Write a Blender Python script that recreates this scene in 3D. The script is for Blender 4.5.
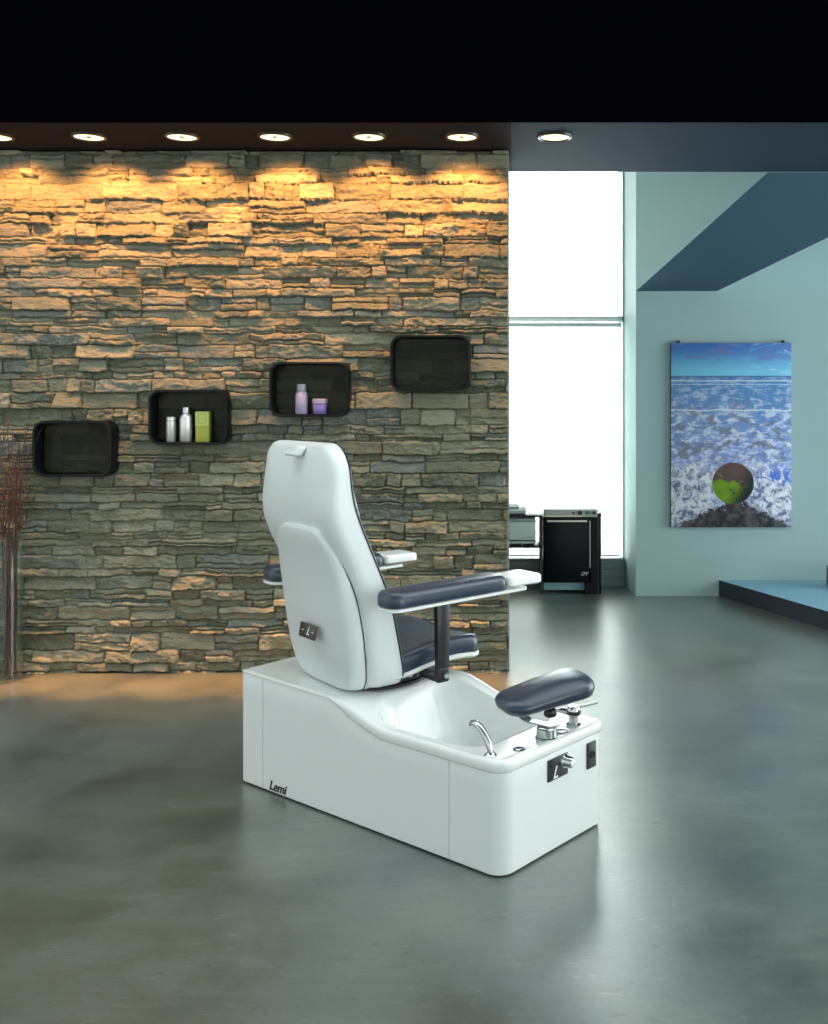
import bpy, bmesh, math, random
import numpy as np
from mathutils import Vector, Matrix

for o in list(bpy.data.objects):
    bpy.data.objects.remove(o)
SC = bpy.context.scene
COL = SC.collection
random.seed(7)
RNG = np.random.default_rng(11)

# ------------------------------------------------------------------ camera
cam = bpy.data.cameras.new('camera')
cam.sensor_fit = 'HORIZONTAL'
cam.sensor_width = 36.0
cam.lens = 36.0 * 1020 / 828
cam.shift_x = -101 / 828
cam.shift_y = -114 / 828
cam.clip_start = 0.05
cam_o = bpy.data.objects.new('camera', cam)
COL.objects.link(cam_o)
cam_o.location = (0, 0, 1.5)
cam_o.rotation_euler = (math.radians(90), 0, 0)
SC.camera = cam_o

# ------------------------------------------------------------------ world, exposure
SKY_BASE, SKY_WINDOW, SKY_RIGHT, SKY_TOP = 0.95, 11.0, 4.8, 1.0     # hazy daylight, brightest beyond the tall window
w = bpy.data.worlds.new('sky'); SC.world = w
w.use_nodes = True
wb = w.node_tree.nodes['Background']
wb.inputs[0].default_value = (0.93, 1.0, 0.985, 1)
def sky_lobe(sock, lo, hi, amount):
    r = w.node_tree.nodes.new('ShaderNodeMapRange'); r.interpolation_type = 'SMOOTHSTEP'
    r.inputs[1].default_value = lo; r.inputs[2].default_value = hi; r.inputs[3].default_value = 0; r.inputs[4].default_value = amount
    w.node_tree.links.new(sock, r.inputs[0]); return r.outputs[0]
def add_n(a, b):
    n = w.node_tree.nodes.new('ShaderNodeMath'); n.operation = 'ADD'
    w.node_tree.links.new(a, n.inputs[0])
    if hasattr(b, 'is_output'): w.node_tree.links.new(b, n.inputs[1])
    else: n.inputs[1].default_value = b
    return n.outputs[0]
wtc = w.node_tree.nodes.new('ShaderNodeTexCoord'); wsp = w.node_tree.nodes.new('ShaderNodeSeparateXYZ')
w.node_tree.links.new(wtc.outputs['Generated'], wsp.inputs[0])
w.node_tree.links.new(add_n(add_n(sky_lobe(wsp.outputs[1], 0.72, 0.96, SKY_WINDOW), sky_lobe(wsp.outputs[0], 0.55, 0.97, SKY_RIGHT)), add_n(sky_lobe(wsp.outputs[2], 0.5, 0.9, SKY_TOP), SKY_BASE)), wb.inputs[1])
vs = SC.view_settings
vs.view_transform = 'Standard'
vs.look = 'None'
vs.exposure = 0.22
vs.gamma = 1.0
vs.use_curve_mapping = False
SC.cycles.use_denoising = True
SC.cycles.max_bounces = 8
SC.cycles.sample_clamp_indirect = 6.0
def portal(name, loc, rot, sx, sy):
    # marks a window opening for the renderer's sky sampling; gives off no light of its own
    L = bpy.data.lights.new(name, 'AREA'); L.shape = 'RECTANGLE'; L.size = sx; L.size_y = sy
    L.cycles.is_portal = True
    o = bpy.data.objects.new(name, L); COL.objects.link(o); o.location = loc; o.rotation_euler = rot
portal('window_sky_portal', (-0.35, 8.36, 1.87), (math.radians(-90), 0, 0), 2.5, 3.4)
portal('side_sky_portal', (4.72, 5.8, 1.8), (math.radians(90), 0, math.radians(90)), 3.8, 3.6)
WASH_POWER = 42.0
POOL_POWER = 1000.0
WARM = (1.0, 0.385, 0.105)
WARM_BEAM = (1.0, 0.40, 0.11)

# ------------------------------------------------------------------ helpers
def link(o, parent=None):
    COL.objects.link(o)
    if parent is not None:
        o.parent = parent
    return o

def tag(o, label=None, cat=None, group=None, kind=None):
    if label: o['label'] = label
    if cat: o['category'] = cat
    if group: o['group'] = group
    if kind: o['kind'] = kind
    return o

def empty(name, loc=(0, 0, 0), rz=0.0):
    o = bpy.data.objects.new(name, None)
    o.empty_display_size = 0.05
    o.location = loc
    o.rotation_euler = (0, 0, rz)
    return link(o)

def from_bm(name, bm, mat, parent=None, smooth=True, angle=40):
    bmesh.ops.recalc_face_normals(bm, faces=bm.faces[:])
    me = bpy.data.meshes.new(name)
    for f in bm.faces:
        f.smooth = smooth
    if smooth:
        lim = math.radians(angle)
        for e in bm.edges:
            if len(e.link_faces) == 2 and e.calc_face_angle(0) > lim:
                e.smooth = False
    bm.to_mesh(me); bm.free()
    for m in (mat if isinstance(mat, (list, tuple)) else [mat]):
        me.materials.append(m)
    o = bpy.data.objects.new(name, me)
    return link(o, parent)

def add_box(bm, lo, hi, bev=0.0, seg=2, mat_index=0):
    lo = Vector(lo); hi = Vector(hi)
    r = bmesh.ops.create_cube(bm, size=1.0)
    c = (lo + hi) / 2; s = hi - lo
    for v in r['verts']:
        v.co = Vector((v.co.x * s.x + c.x, v.co.y * s.y + c.y, v.co.z * s.z + c.z))
    if bev > 0:
        es = list({e for v in r['verts'] for e in v.link_edges})
        bmesh.ops.bevel(bm, geom=es, offset=bev, segments=seg, profile=0.5, affect='EDGES')

def box(name, lo, hi, mat, parent=None, bev=0.0, seg=2):
    bm = bmesh.new(); add_box(bm, lo, hi, bev, seg)
    return from_bm(name, bm, mat, parent)

def add_tube(bm, pts, rad, n=10, caps=True):
    pts = [Vector(p) for p in pts]
    rad = rad if isinstance(rad, (list, tuple)) else [rad] * len(pts)
    up = None; rings = []
    for i, p in enumerate(pts):
        t = (pts[min(i + 1, len(pts) - 1)] - pts[max(i - 1, 0)]).normalized()
        if up is None:
            up = t.orthogonal().normalized()
        up = (up - t * up.dot(t))
        up = up.normalized() if up.length > 1e-6 else t.orthogonal().normalized()
        sd = t.cross(up)
        rings.append([bm.verts.new(p + (up * math.cos(2 * math.pi * k / n) + sd * math.sin(2 * math.pi * k / n)) * rad[i]) for k in range(n)])
    for a, b in zip(rings, rings[1:]):
        for k in range(n):
            bm.faces.new((a[k], a[(k + 1) % n], b[(k + 1) % n], b[k]))
    if caps:
        bm.faces.new(rings[0]); bm.faces.new(rings[-1])

def tube(name, pts, rad, mat, parent=None, n=10, caps=True):
    bm = bmesh.new(); add_tube(bm, pts, rad, n, caps)
    return from_bm(name, bm, mat, parent)

def closed_tube(name, pts, rad, mat, parent=None, n=6):
    bm = bmesh.new()
    pts = [Vector(p) for p in pts]; N = len(pts); rings = []
    up = None
    for i, p in enumerate(pts):
        t = (pts[(i + 1) % N] - pts[i - 1]).normalized()
        if up is None: up = t.orthogonal().normalized()
        up = (up - t * up.dot(t)).normalized(); sd = t.cross(up)
        rings.append([bm.verts.new(p + (up * math.cos(2 * math.pi * k / n) + sd * math.sin(2 * math.pi * k / n)) * rad) for k in range(n)])
    for i in range(N):
        a, b = rings[i], rings[(i + 1) % N]
        for k in range(n):
            bm.faces.new((a[k], a[(k + 1) % n], b[(k + 1) % n], b[k]))
    return from_bm(name, bm, mat, parent)

def add_lathe(bm, prof, c=(0, 0, 0), n=32, M=None):
    """prof: list of (radius, height) from one end to the other."""
    c = Vector(c); rings = []
    def P(r, h, k):
        v = Vector((r * math.cos(2 * math.pi * k / n), r * math.sin(2 * math.pi * k / n), h))
        if M is not None: v = M @ v
        return v + c
    for r, h in prof:
        if r < 1e-6:
            rings.append([bm.verts.new(P(0, h, 0))])
        else:
            rings.append([bm.verts.new(P(r, h, k)) for k in range(n)])
    for a, b in zip(rings, rings[1:]):
        if len(a) == 1 and len(b) == 1: continue
        for k in range(n):
            k2 = (k + 1) % n
            if len(a) == 1: bm.faces.new((a[0], b[k], b[k2]))
            elif len(b) == 1: bm.faces.new((a[k], a[k2], b[0]))
            else: bm.faces.new((a[k], a[k2], b[k2], b[k]))

def lathe(name, prof, mat, parent=None, c=(0, 0, 0), n=32, M=None):
    bm = bmesh.new(); add_lathe(bm, prof, c, n, M)
    return from_bm(name, bm, mat, parent)

def round_rect(x0, x1, y0, y1, r, n=10, sub=10):
    """CCW outline, corner arcs plus evenly divided straight runs."""
    rr = r if isinstance(r, (list, tuple)) else [r] * 4     # order: x1y0, x1y1, x0y1, x0y0
    cs = [(x1 - rr[0], y0 + rr[0], -90, rr[0]), (x1 - rr[1], y1 - rr[1], 0, rr[1]),
          (x0 + rr[2], y1 - rr[2], 90, rr[2]), (x0 + rr[3], y0 + rr[3], 180, rr[3])]
    arcs = []
    for cx, cy, a0, r_ in cs:
        arcs.append([(cx + r_ * math.cos(math.radians(a0 + 90 * k / n)), cy + r_ * math.sin(math.radians(a0 + 90 * k / n))) for k in range(n + 1)])
    out = []
    for i in range(4):
        out += arcs[i]
        p, q = arcs[i][-1], arcs[(i + 1) % 4][0]
        for k in range(1, sub):
            t = k / sub
            out.append((p[0] + (q[0] - p[0]) * t, p[1] + (q[1] - p[1]) * t))
    return out

def inset(out, d):
    N = len(out); res = []
    for i in range(N):
        a = Vector(out[i - 1]); b = Vector(out[(i + 1) % N])
        t = (b - a).normalized()
        res.append((out[i][0] - t.y * d, out[i][1] + t.x * d))
    return res

def pad(name, outline, rings, fmap, mat, parent, centre=None, close_start=True, close_end=True, angle=50):
    """Rings follow a closed outline: ('o', inset, d) keeps a constant inset, ('s', k, d) shrinks towards the centre."""
    bm = bmesh.new()
    N = len(outline)
    cx = sum(p[0] for p in outline) / N; cy = sum(p[1] for p in outline) / N
    if centre: cx, cy = centre
    base = outline; loops = []
    for mode, v, d in rings:
        if mode == 'o':
            pts = inset(outline, v) if v else outline
            base = pts
        else:
            pts = [(cx + (p[0] - cx) * v, cy + (p[1] - cy) * v) for p in base]
        loops.append([bm.verts.new(fmap(p[0], p[1], d)) for p in pts])
    for a, b in zip(loops, loops[1:]):
        for k in range(N):
            k2 = (k + 1) % N
            bm.faces.new((a[k], a[k2], b[k2], b[k]))
    if close_start:
        bm.faces.new(loops[0])
    if close_end:
        c = bm.verts.new(fmap(cx, cy, rings[-1][2]))
        for k in range(N):
            bm.faces.new((loops[-1][k], loops[-1][(k + 1) % N], c))
    return from_bm(name, bm, mat, parent, angle=angle)

def writing(name, body, size, mat, parent, M, shear=0.0, depth=0.0006, bold=0.0):
    cu = bpy.data.curves.new(name, 'FONT')
    cu.body = body; cu.size = size; cu.shear = shear; cu.extrude = depth; cu.offset = bold
    cu.align_x = 'CENTER'; cu.align_y = 'CENTER'
    tmp = bpy.data.objects.new(name + '_tmp', cu)
    COL.objects.link(tmp)
    dg = bpy.context.evaluated_depsgraph_get()
    me = bpy.data.meshes.new_from_object(tmp.evaluated_get(dg))
    bpy.data.objects.remove(tmp); bpy.data.curves.remove(cu)
    me.transform(M); me.materials.clear(); me.materials.append(mat)
    me.name = name
    return link(bpy.data.objects.new(name, me), parent)

def frame(origin, xdir, ydir):
    x = Vector(xdir).normalized(); z = x.cross(Vector(ydir)).normalized(); y = z.cross(x)
    return Matrix(((x.x, y.x, z.x, origin[0]), (x.y, y.y, z.y, origin[1]), (x.z, y.z, z.z, origin[2]), (0, 0, 0, 1)))

def smooth01(t):
    t = min(1.0, max(0.0, t)); return t * t * (3 - 2 * t)

# ------------------------------------------------------------------ materials
def mat(name, col, rough=0.5, metal=0.0, coat=0.0, spec=0.5, noise=0.0, nscale=20.0, bump=0.0, bscale=60.0):
    m = bpy.data.materials.new(name); m.use_nodes = True
    nt = m.node_tree; b = nt.nodes['Principled BSDF']
    b.inputs['Roughness'].default_value = rough
    b.inputs['Metallic'].default_value = metal
    b.inputs['Coat Weight'].default_value = coat
    b.inputs['Coat Roughness'].default_value = 0.08
    b.inputs['Specular IOR Level'].default_value = spec
    b.inputs['Base Color'].default_value = (*col, 1)
    tc = nt.nodes.new('ShaderNodeTexCoord')
    n = nt.nodes.new('ShaderNodeTexNoise')
    n.inputs['Scale'].default_value = nscale; n.inputs['Detail'].default_value = 4
    nt.links.new(tc.outputs['Object'], n.inputs['Vector'])
    mx = nt.nodes.new('ShaderNodeMix'); mx.data_type = 'RGBA'
    k = max(noise, 0.015)
    mx.inputs[6].default_value = (*[c * (1 - k) for c in col], 1)
    mx.inputs[7].default_value = (*[min(1, c * (1 + k)) for c in col], 1)
    nt.links.new(n.outputs['Fac'], mx.inputs[0])
    nt.links.new(mx.outputs[2], b.inputs['Base Color'])
    if bump:
        n2 = nt.nodes.new('ShaderNodeTexNoise'); n2.inputs['Scale'].default_value = bscale
        nt.links.new(tc.outputs['Object'], n2.inputs['Vector'])
        bp = nt.nodes.new('ShaderNodeBump'); bp.inputs['Strength'].default_value = bump; bp.inputs['Distance'].default_value = 0.002
        nt.links.new(n2.outputs['Fac'], bp.inputs['Height'])
        nt.links.new(bp.outputs[0], b.inputs['Normal'])
    return m

def emit(name, col, s):
    m = bpy.data.materials.new(name); m.use_nodes = True
    nt = m.node_tree; nt.nodes.clear()
    e = nt.nodes.new('ShaderNodeEmission'); o = nt.nodes.new('ShaderNodeOutputMaterial')
    tc = nt.nodes.new('ShaderNodeTexCoord'); v = nt.nodes.new('ShaderNodeTexVoronoi'); v.inputs['Scale'].default_value = 38
    r = nt.nodes.new('ShaderNodeMapRange'); r.inputs[1].default_value = 0; r.inputs[2].default_value = 0.8
    r.inputs[3].default_value = s * 1.15; r.inputs[4].default_value = s * 0.75
    nt.links.new(tc.outputs['Object'], v.inputs['Vector']); nt.links.new(v.outputs['Distance'], r.inputs[0])
    nt.links.new(r.outputs[0], e.inputs[1])
    e.inputs[0].default_value = (*col, 1)
    nt.links.new(e.outputs[0], o.inputs[0])
    return m

def glass_mat(name, col=(1, 1, 1), r0=0.05, r1=0.7):
    """thin clear glass"""
    m = bpy.data.materials.new(name); m.use_nodes = True
    nt = m.node_tree; nt.nodes.clear()
    o = nt.nodes.new('ShaderNodeOutputMaterial'); t = nt.nodes.new('ShaderNodeBsdfTransparent')
    g = nt.nodes.new('ShaderNodeBsdfGlossy'); g.inputs['Roughness'].default_value = 0.03
    t.inputs[0].default_value = (*col, 1)
    lw = nt.nodes.new('ShaderNodeLayerWeight'); f = nt.nodes.new('ShaderNodeMapRange')
    pw = nt.nodes.new('ShaderNodeMath'); pw.operation = 'POWER'; pw.inputs[1].default_value = 3
    nt.links.new(lw.outputs['Facing'], pw.inputs[0]); nt.links.new(pw.outputs[0], f.inputs[0])
    f.inputs[3].default_value = r0; f.inputs[4].default_value = r1
    mx = nt.nodes.new('ShaderNodeMixShader')
    nt.links.new(f.outputs[0], mx.inputs[0]); nt.links.new(t.outputs[0], mx.inputs[1]); nt.links.new(g.outputs[0], mx.inputs[2])
    nt.links.new(mx.outputs[0], o.inputs[0])
    return m

M_white = mat('white_gelcoat', (0.86, 0.88, 0.87), 0.22, coat=0.4)
M_panel = mat('white_panel', (0.80, 0.83, 0.82), 0.32, coat=0.15)
M_shell = mat('white_shell_plastic', (0.74, 0.785, 0.785), 0.34)
M_navy = mat('dark_blue_leather', (0.009, 0.021, 0.050), 0.34, bump=0.10, bscale=180, spec=0.7)
_b = M_navy.node_tree.nodes['Principled BSDF']
_b.inputs['Coat Weight'].default_value = 0.3; _b.inputs['Coat Roughness'].default_value = 0.3
_b.inputs['Sheen Weight'].default_value = 0.16; _b.inputs['Sheen Roughness'].default_value = 0.35; _b.inputs['Sheen Tint'].default_value = (0.80, 0.92, 0.95, 1)
M_black = mat('black_metal', (0.012, 0.012, 0.014), 0.35)
M_blackm = mat('black_matte', (0.010, 0.010, 0.012), 0.6)
M_gloss = mat('black_gloss_lacquer', (0.004, 0.005, 0.007), 0.3, spec=0.18)
M_chrome = mat('chrome', (0.56, 0.58, 0.59), 0.07, metal=1.0)
M_strip = mat('dark_brushed_strip', (0.30, 0.32, 0.33), 0.35, metal=1.0)
M_steel = mat('brushed_steel', (0.62, 0.65, 0.64), 0.28, metal=1.0)
M_dark = mat('dark_anodised_plate', (0.035, 0.04, 0.042), 0.35, metal=0.3)
M_brown = mat('brown_badge', (0.055, 0.04, 0.038), 0.3)
M_mark = mat('white_marking', (0.85, 0.86, 0.86), 0.5)
M_ink = mat('black_marking', (0.012, 0.014, 0.014), 0.5)
M_wall = mat('pale_teal_wall_paint', (0.37, 0.525, 0.53), 0.7, noise=0.04, nscale=1.5)
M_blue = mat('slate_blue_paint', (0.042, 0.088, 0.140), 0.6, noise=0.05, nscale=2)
M_soffit = mat('midnight_blue_paint', (0.020, 0.038, 0.062), 0.8, spec=0.1, noise=0.05, nscale=2)
M_fascia = mat('black_paint', (0.0012, 0.0012, 0.0022), 0.9, spec=0.0)
M_soffit_shaded = mat('shaded_soffit_paint', (0.022, 0.021, 0.022), 0.9, spec=0.05)  # darker copy of the soffit paint, the missing daylight put into its colour
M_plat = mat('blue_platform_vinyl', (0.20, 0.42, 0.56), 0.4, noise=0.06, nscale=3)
M_plat_shaded = mat('shaded_platform_riser', (0.022, 0.032, 0.055), 0.5)  # same blue platform, the shade on its riser put into the colour
M_alu = mat('window_frame_grey', (0.80, 0.84, 0.83), 0.4)
M_sill = mat('grey_sill_panel', (0.22, 0.27, 0.28), 0.5)
M_lamp = emit('lamp_glow', (1.0, 0.80, 0.48), 2.2)
M_silver = mat('satin_silver', (0.72, 0.75, 0.74), 0.3, metal=0.7)
M_green = mat('olive_green_carton', (0.33, 0.38, 0.06), 0.5)
M_greenl = mat('lime_label', (0.50, 0.54, 0.16), 0.5)
M_lilac = mat('lilac_plastic', (0.36, 0.33, 0.50), 0.35)
M_purple = mat('violet_plastic', (0.22, 0.17, 0.50), 0.35)
M_towel = mat('grey_terry', (0.50, 0.55, 0.53), 0.95, bump=0.8, bscale=400)
M_unit = mat('pale_green_grey_enamel', (0.42, 0.53, 0.49), 0.4)
M_unitd = mat('mid_green_grey_trim', (0.20, 0.28, 0.28), 0.4)
M_cream = mat('cream_strip', (0.72, 0.70, 0.60), 0.35)
M_teal = mat('teal_kick_panel', (0.22, 0.42, 0.47), 0.4)
M_glass = glass_mat('clear_glass', (0.93, 0.97, 0.96), 0.04, 0.65)
M_smoke = glass_mat('smoked_acrylic', (0.66, 0.66, 0.63), 0.006, 0.3)
M_pane = glass_mat('window_glass', (0.99, 1, 1))
M_cushion = mat('grey_cushion_fabric', (0.30, 0.38, 0.38), 0.9, bump=0.4, bscale=200)
M_greenled = mat('green_switch', (0.03, 0.22, 0.13), 0.3)

def twig_mat():
    return mat('red_brown_bark', (0.060, 0.026, 0.020), 0.75, noise=0.5, nscale=60)
M_twig = twig_mat()

def blind_mat(nm, clear):
    m = bpy.data.materials.new(nm); m.use_nodes = True
    nt = m.node_tree; nt.nodes.clear()
    o = nt.nodes.new('ShaderNodeOutputMaterial')
    t = nt.nodes.new('ShaderNodeBsdfTranslucent'); d = nt.nodes.new('ShaderNodeBsdfDiffuse')
    t.inputs[0].default_value = (0.93, 0.95, 0.93, 1); d.inputs[0].default_value = (0.9, 0.92, 0.9, 1)
    tr = nt.nodes.new('ShaderNodeBsdfTransparent')
    mx = nt.nodes.new('ShaderNodeMixShader'); mx.inputs[0].default_value = 0.15
    mx2 = nt.nodes.new('ShaderNodeMixShader'); mx2.inputs[0].default_value = clear
    nt.links.new(t.outputs[0], mx.inputs[1]); nt.links.new(d.outputs[0], mx.inputs[2])
    nt.links.new(mx.outputs[0], mx2.inputs[1]); nt.links.new(tr.outputs[0], mx2.inputs[2])
    nt.links.new(mx2.outputs[0], o.inputs[0])
    return m
M_blind = blind_mat('white_blind_fabric', 0.25)

class NT:
    """terse node-building helper"""
    def __init__(s, name):
        s.m = bpy.data.materials.new(name); s.m.use_nodes = True
        s.t = s.m.node_tree; s.b = s.t.nodes['Principled BSDF']
        s.tc = s.t.nodes.new('ShaderNodeTexCoord')
    def set(s, sock, v):
        if hasattr(v, 'is_output'): s.t.links.new(v, sock)
        elif isinstance(v, (tuple, list)): sock.default_value = tuple(v) + ((1,) if len(sock.default_value) == 4 and len(v) == 3 else ())
        else: sock.default_value = v
    def math(s, op, a, b=0.0, clamp=False):
        n = s.t.nodes.new('ShaderNodeMath'); n.operation = op; n.use_clamp = clamp
        s.set(n.inputs[0], a); s.set(n.inputs[1], b); return n.outputs[0]
    def noise(s, vec, scale, detail=4, rough=0.55, dist=0.0):
        n = s.t.nodes.new('ShaderNodeTexNoise'); s.set(n.inputs['Vector'], vec)
        n.inputs['Scale'].default_value = scale; n.inputs['Detail'].default_value = detail
        n.inputs['Roughness'].default_value = rough; n.inputs['Distortion'].default_value = dist
        return n.outputs['Fac']
    def voro(s, vec, scale, feat='DISTANCE_TO_EDGE'):
        n = s.t.nodes.new('ShaderNodeTexVoronoi'); n.feature = feat; s.set(n.inputs['Vector'], vec)
        n.inputs['Scale'].default_value = scale; return n.outputs['Distance']
    def mapping(s, vec, scale=(1, 1, 1), loc=(0, 0, 0)):
        n = s.t.nodes.new('ShaderNodeMapping'); s.set(n.inputs['Vector'], vec)
        n.inputs['Scale'].default_value = scale; n.inputs['Location'].default_value = loc; return n.outputs[0]
    def ramp(s, f, lo, hi, a=0.0, b=1.0):
        n = s.t.nodes.new('ShaderNodeMapRange'); n.interpolation_type = 'SMOOTHSTEP'
        s.set(n.inputs[0], f); s.set(n.inputs[1], lo); s.set(n.inputs[2], hi); s.set(n.inputs[3], a); s.set(n.inputs[4], b)
        return n.outputs[0]
    def mix(s, f, a, b, mode='MIX'):
        n = s.t.nodes.new('ShaderNodeMix'); n.data_type = 'RGBA'; n.blend_type = mode
        s.set(n.inputs[0], f); s.set(n.inputs[6], a); s.set(n.inputs[7], b); return n.outputs[2]
    def sep(s, v):
        n = s.t.nodes.new('ShaderNodeSeparateXYZ'); s.set(n.inputs[0], v); return n.outputs
    def bump(s, h, strength, dist):
        n = s.t.nodes.new('ShaderNodeBump'); n.inputs['Strength'].default_value = strength; n.inputs['Distance'].default_value = dist
        s.set(n.inputs['Height'], h); s.t.links.new(n.outputs[0], s.b.inputs['Normal'])

def floor_mat():
    n = NT('polished_concrete')
    P = n.tc.outputs['Object']
    big = n.noise(P, 0.55, 3, 0.5, 0.1)
    mid = n.noise(P, 2.3, 5, 0.55, 0.15)
    fine = n.noise(P, 28, 5, 0.6)
    streak = n.noise(n.mapping(P, (2, 7, 1)), 1.6, 5, 0.65, 0.4)
    grain = n.noise(n.mapping(P, (1, 1.8, 1)), 46, 5, 0.75)
    scratch = n.noise(n.mapping(P, (9, 34, 1)), 1.3, 5, 0.72, 0.8)
    c = n.mix(n.ramp(big, 0.38, 0.62), (0.083, 0.099, 0.069), (0.094, 0.117, 0.117))
    c = n.mix(n.ramp(mid, 0.42, 0.72), c, (0.131, 0.152, 0.132))
    c = n.mix(n.ramp(mid, 0.48, 0.28), c, (0.050, 0.062, 0.055))
    c = n.mix(n.math('MULTIPLY', n.ramp(streak, 0.5, 0.75), 0.3), c, (0.194, 0.212, 0.200))
    c = n.mix(n.math('MULTIPLY', n.ramp(scratch, 0.56, 0.72), n.ramp(mid, 0.40, 0.60, 0.25, 0.85)), c, (0.218, 0.230, 0.212))
    c = n.mix(n.math('MULTIPLY', n.ramp(scratch, 0.44, 0.30), 0.7), c, (0.044, 0.052, 0.046))
    c = n.mix(n.math('MULTIPLY', n.ramp(grain, 0.50, 0.80), 0.40), c, (0.200, 0.212, 0.200))
    c = n.mix(n.math('MULTIPLY', n.ramp(grain, 0.45, 0.20), 0.40), c, (0.037, 0.044, 0.037))
    spk = n.noise(n.mapping(P, (1, 1.6, 1)), 34, 2, 0.5)
    c = n.mix(n.math('MULTIPLY', n.ramp(spk, 0.755, 0.79), 0.85), c, (0.019, 0.020, 0.019))
    n.set(n.b.inputs['Base Color'], c)
    n.set(n.b.inputs['Roughness'], n.ramp(mid, 0.25, 0.75, 0.285, 0.34))
    n.b.inputs['Specular IOR Level'].default_value = 0.6
    n.b.inputs['Coat Weight'].default_value = 0.7
    n.b.inputs['Coat Roughness'].default_value = 0.30
    n.b.inputs['Coat IOR'].default_value = 1.65
    return n.m
M_floor = floor_mat()

def stone_mat():
    n = NT('split_slate')
    P = n.tc.outputs['Object']
    a = n.t.nodes.new('ShaderNodeAttribute'); a.attribute_name = 'stone_tone'
    r = n.sep(a.outputs['Color'])
    c = n.mix(n.ramp(r[0], 0.1, 0.9), (0.165, 0.178, 0.128), (0.310, 0.308, 0.220))
    c = n.mix(n.math('MULTIPLY', n.ramp(r[1], 0.74, 0.86), 0.6), c, (0.20, 0.235, 0.225))
    c = n.mix(n.math('MULTIPLY', n.ramp(r[2], 0.84, 0.95), 0.6), c, (0.31, 0.245, 0.155))
    f = n.noise(n.mapping(P, (1, 1, 2.2)), 18, 7, 0.68, 0.3)
    c = n.mix(n.math('MULTIPLY', n.ramp(f, 0.52, 0.75), 0.55), c, (0.36, 0.36, 0.27))
    c = n.mix(n.math('MULTIPLY', n.ramp(f, 0.45, 0.25), 0.55), c, (0.060, 0.072, 0.055))
    rust = n.noise(P, 5.0, 5, 0.65, 0.5)
    c = n.mix(n.math('MULTIPLY', n.ramp(rust, 0.60, 0.72), 0.45), c, (0.36, 0.25, 0.14))
    n.set(n.b.inputs['Base Color'], c)
    n.b.inputs['Roughness'].default_value = 0.78
    n.b.inputs['Specular IOR Level'].default_value = 0.3
    fine = n.noise(n.mapping(P, (1, 1, 1.8)), 55, 6, 0.7, 0.4)
    n.bump(n.math('ADD', fine, n.math('MULTIPLY', n.ramp(f, 0.3, 0.7), 0.8)), 0.85, 0.008)
    return n.m
M_stone = stone_mat()

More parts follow.
